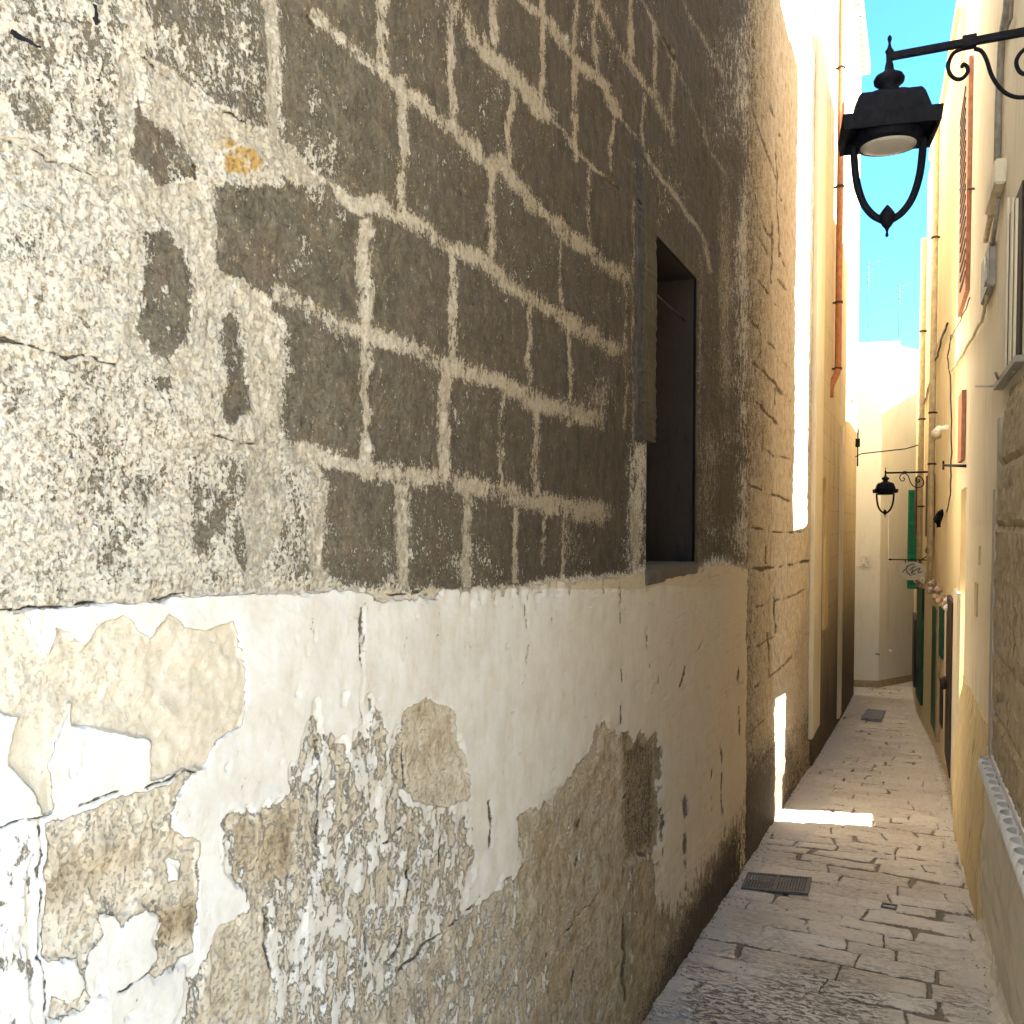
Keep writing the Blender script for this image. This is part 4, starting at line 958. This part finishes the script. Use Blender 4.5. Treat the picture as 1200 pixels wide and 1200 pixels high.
Rk = np.maximum(Rk, np.clip((Y-8.5)/1.0, 0, .55)*np.clip((fbm(X*4, Y*2, 28, 3)-.42)*6, 0, 1))
Dt = np.clip(1-(X-lw)/.05, 0, 1)*.5+np.clip(1-(rwx-X)/.06, 0, 1)*.62
Zg = G(Y)+.004+(fbm(X*2, Y*2, 29, 3)-.5)*.02-np.clip(J*1.2, 0, 1)*.010+(cellv-.5)*.008+(fbm(X*25, Y*25, 30, 3)-.5)*.006*(1+Rk)
fade = np.clip(np.minimum(dj/.02, 1), 0, 1)
g1 = np.stack([J, Cm, Rk, Dt], -1); g2 = np.stack([cellv, cellv, cellv, cellv], -1)
ML = m_lane()
lane = gridmesh('lane_paving', X, Y, Zg, np.ones((len(ys_)-1, len(xs_)-1), bool), ML, {'g1': g1, 'g2': g2}, None)
tag(lane, 'worn pale limestone slabs paving the sloping alley', kind='structure')
M_gr = m_plaster('ground_earth', (.42, .38, .32), (.50, .46, .40), (.3, .25, .2), .4, 1, 2)
gy = np.array([-80, -30, -10, -3, 0, 1, 2, 3, 5, 7, 9, 11, 13, 15.5, 18, 25, 60, 160.]); gx = np.array([-120, -40, -10, -4, -1, .6, 3, 10, 40, 120.])
gX, gY = np.meshgrid(gx, gy); o = gridmesh('ground', gX, gY, G(gY)-.035, np.ones((len(gy)-1, len(gx)-1), bool), M_gr, {}, None, smooth=False); tag(o, kind='structure')

# grit along the wall feet
rg = random.Random(12); mb = MB()
for i in range(520):
    y = 2.6+rg.random()**1.3*9; sd = rg.random()
    x = (-.875+abs(rg.gauss(0, .035))) if sd < .55 else (float(np.interp(y, [0, 4.86, 6.85, 10.4, 12.2, 16], [.37, .27, .23, .15, .04, -.10]))-abs(rg.gauss(0, .04))) if sd < .9 else rg.uniform(-.8, -.5)
    r_ = rg.uniform(.0015, .0065); z_ = float(G(y))+.004+.005
    mb.add([(x+r_*rg.uniform(.6, 1.3)*a, y+r_*rg.uniform(.6, 1.3)*b, z_+r_*.7*c_) for a, b, c_ in ((1, 0, 0), (-1, 0, 0), (0, 1, 0), (0, -1, 0), (0, 0, 1), (0, 0, -1))], [(0, 2, 4), (2, 1, 4), (1, 3, 4), (3, 0, 4), (2, 0, 5), (1, 2, 5), (3, 1, 5), (0, 3, 5)])
tag(obj('grit', mb, M_tuff), 'grit and plaster crumbs gathered along the wall feet', 'grit', kind='stuff')
# drain grate
cs = [ongr(*p) for p in ((878, 1026), (949, 1032), (945, 1049), (871, 1043))]
cen = sum(cs)/4; gt = thing('drain_grate', 'grey pierced metal drain grate set in the paving by the left wall', 'grate', tuple(cen))
M_gm = m_plain('grate_metal', (.15, .135, .125), .55, .2)
def bil(u, v): return (cs[3]*(1-u)+cs[2]*u)*(1-v)+(cs[0]*(1-u)+cs[1]*u)*v
mb = MB(); up_ = .016
def slab(u0, u1, v0, v1, z0, z1):
    q = [bil(u0, v0), bil(u1, v0), bil(u1, v1), bil(u0, v1)]
    mb.add([(p[0], p[1], p[2]+z0) for p in q]+[(p[0], p[1], p[2]+z1) for p in q], [(3, 2, 1, 0), (4, 5, 6, 7), (0, 1, 5, 4), (1, 2, 6, 5), (2, 3, 7, 6), (3, 0, 4, 7)])
slab(-.03, 1.03, -.06, .03, 0, up_); slab(-.03, 1.03, .97, 1.06, 0, up_); slab(-.03, .02, .03, .97, 0, up_); slab(.98, 1.03, .03, .97, 0, up_); slab(.48, .52, .03, .97, 0, up_+.001)
obj('frame', mb, M_gm, gt); mb = MB()
for k in range(21): u = .03+k*.0465; slab(u, u+.026, .03, .97, 0, up_-.003)
for k in range(9): v = .06+k*.104; slab(.02, .98, v, v+.035, 0, up_-.005)
obj('bars', mb, M_gm, gt)
mb = MB(); slab(.02, .98, .03, .97, -.01, .004); obj('pit', mb, M_shed, gt)
# manhole slab further down
cs = [ongr(*p) for p in ((1016, 833), (1038, 835), (1033, 846), (1009, 844))]
mb = MB(); slab(0, 1, 0, 1, -.01, .03); o = obj('manhole_cover', mb, m_plain('slab_grey', (.27, .27, .29), .8), None, tuple(sum(cs)/4), bevel=.005); tag(o, 'raised grey rectangular manhole slab far down the lane', 'manhole cover')
# small metal ring hatch
cs = [ongr(*p) for p in ((1034, 1061), (1052, 1064), (1050, 1069), (1032, 1066))]
mb = MB(); slab(0, 1, 0, .2, 0, .017); slab(0, 1, .8, 1, 0, .017); slab(0, .12, .2, .8, 0, .017); slab(.88, 1, .2, .8, 0, .017); o = obj('valve_cover', mb, M_gm, None, tuple(sum(cs)/4)); tag(o, 'tiny rectangular metal valve cover in a middle slab', 'cover')
# litter carton at the right foot
a = ongr(1176, 1160)
lt = thing('litter_carton', 'small crumpled white carton with red print lying at the foot of the right wall', 'litter', (a[0]+.0, a[1], a[2]))
mb = MB(); x_, y_, z_ = a; mb.add([(x_-.03, y_-.03, z_+.01), (x_+.02, y_-.035, z_+.012), (x_+.028, y_+.03, z_+.012), (x_-.024, y_+.028, z_+.01), (x_-.018, y_-.022, z_+.085), (x_+.022, y_-.028, z_+.075), (x_+.018, y_+.022, z_+.08), (x_-.02, y_+.018, z_+.09)], [(0, 1, 2, 3), (4, 5, 6, 7), (0, 1, 5, 4), (1, 2, 6, 5), (2, 3, 7, 6), (3, 0, 4, 7)])
obj('carton', mb, M_capw, lt, bevel=.004)
mb = MB(); mb.add([(x_-.030, y_-.034, z_+.02), (x_+.0, y_-.037, z_+.02), (x_+.0, y_-.033, z_+.045), (x_-.026, y_-.031, z_+.05)], [(0, 1, 2, 3)]); obj('print', mb, M_red, lt)
# crumbling cement fillet at right foot
mb = MB(); rg = random.Random(4); vs = []; fs = []; ny = 60
for i in range(ny+1):
    y = 2.4+i*(4.9-2.4)/ny; xw_ = RW1(y)-.02; g = float(G(y)); w_ = .05+.02*math.sin(i*.9)+rg.uniform(-.012, .012); h_ = .045+rg.uniform(-.012, .012)
    vs += [(xw_-w_-.02, y, g-.01), (xw_-w_*.6, y, g+h_*.5), (xw_-.02, y, g+h_+.02), (xw_+.03, y, g+h_+.02)]
for i in range(ny):
    for t in range(3): k = i*4+t; fs.append((k, k+4, k+5, k+1))
mb.add(vs, fs); obj('cement_fillet', mb, M_dado, R1)

# ---------------------------------------------------------------- light, sky, camera
EL, AZ = 48.0, 19.0
sc_ = bpy.context.scene
wd = bpy.data.worlds.new('World'); sc_.world = wd; wd.use_nodes = True
bg = wd.node_tree.nodes['Background']; sk = wd.node_tree.nodes.new('ShaderNodeTexSky'); sk.sky_type = 'NISHITA'; sk.sun_disc = False
sk.sun_elevation = math.radians(EL); sk.sun_rotation = math.radians(90-AZ); sk.ozone_density = 3.0; sk.air_density = 1.0; sk.dust_density = .0; sk.altitude = 1500
tn = wd.node_tree.nodes.new('ShaderNodeMix'); tn.data_type = 'RGBA'; tn.blend_type = 'MULTIPLY'; tn.inputs[0].default_value = 1.0; tn.inputs[7].default_value = (.31, .63, .70, 1)
wd.node_tree.links.new(sk.outputs[0], tn.inputs[6]); wd.node_tree.links.new(tn.outputs[2], bg.inputs[0]); bg.inputs[1].default_value = .058
ld = bpy.data.lights.new('sun', 'SUN'); ld.energy = 5.0; ld.angle = math.radians(.5); ld.color = (1, .95, .86)
lo = bpy.data.objects.new('sun', ld); coll().link(lo)
d = Vector((math.cos(math.radians(EL))*math.cos(math.radians(AZ)), math.cos(math.radians(EL))*math.sin(math.radians(AZ)), math.sin(math.radians(EL))))
lo.rotation_euler = d.to_track_quat('Z', 'Y').to_euler(); lo.location = (0, 0, 20)
cd = bpy.data.cameras.new('camera'); cam = bpy.data.objects.new('camera', cd); coll().link(cam)
cam.location = Vector(EYE)*S; cam.rotation_euler = (math.radians(90)+PITCH, 0, YAW)
cd.sensor_width = 36; cd.sensor_fit = 'HORIZONTAL'; cd.lens = F/1200*36; cd.shift_y = (CY-600)/1200; cd.clip_start = .02; cd.clip_end = 1000
sc_.camera = cam
sc_.view_settings.view_transform = 'Standard'; sc_.view_settings.look = 'None'; sc_.view_settings.gamma = 1; sc_.view_settings.exposure = 3.68
sc_.cycles.max_bounces = 12; sc_.cycles.diffuse_bounces = 8
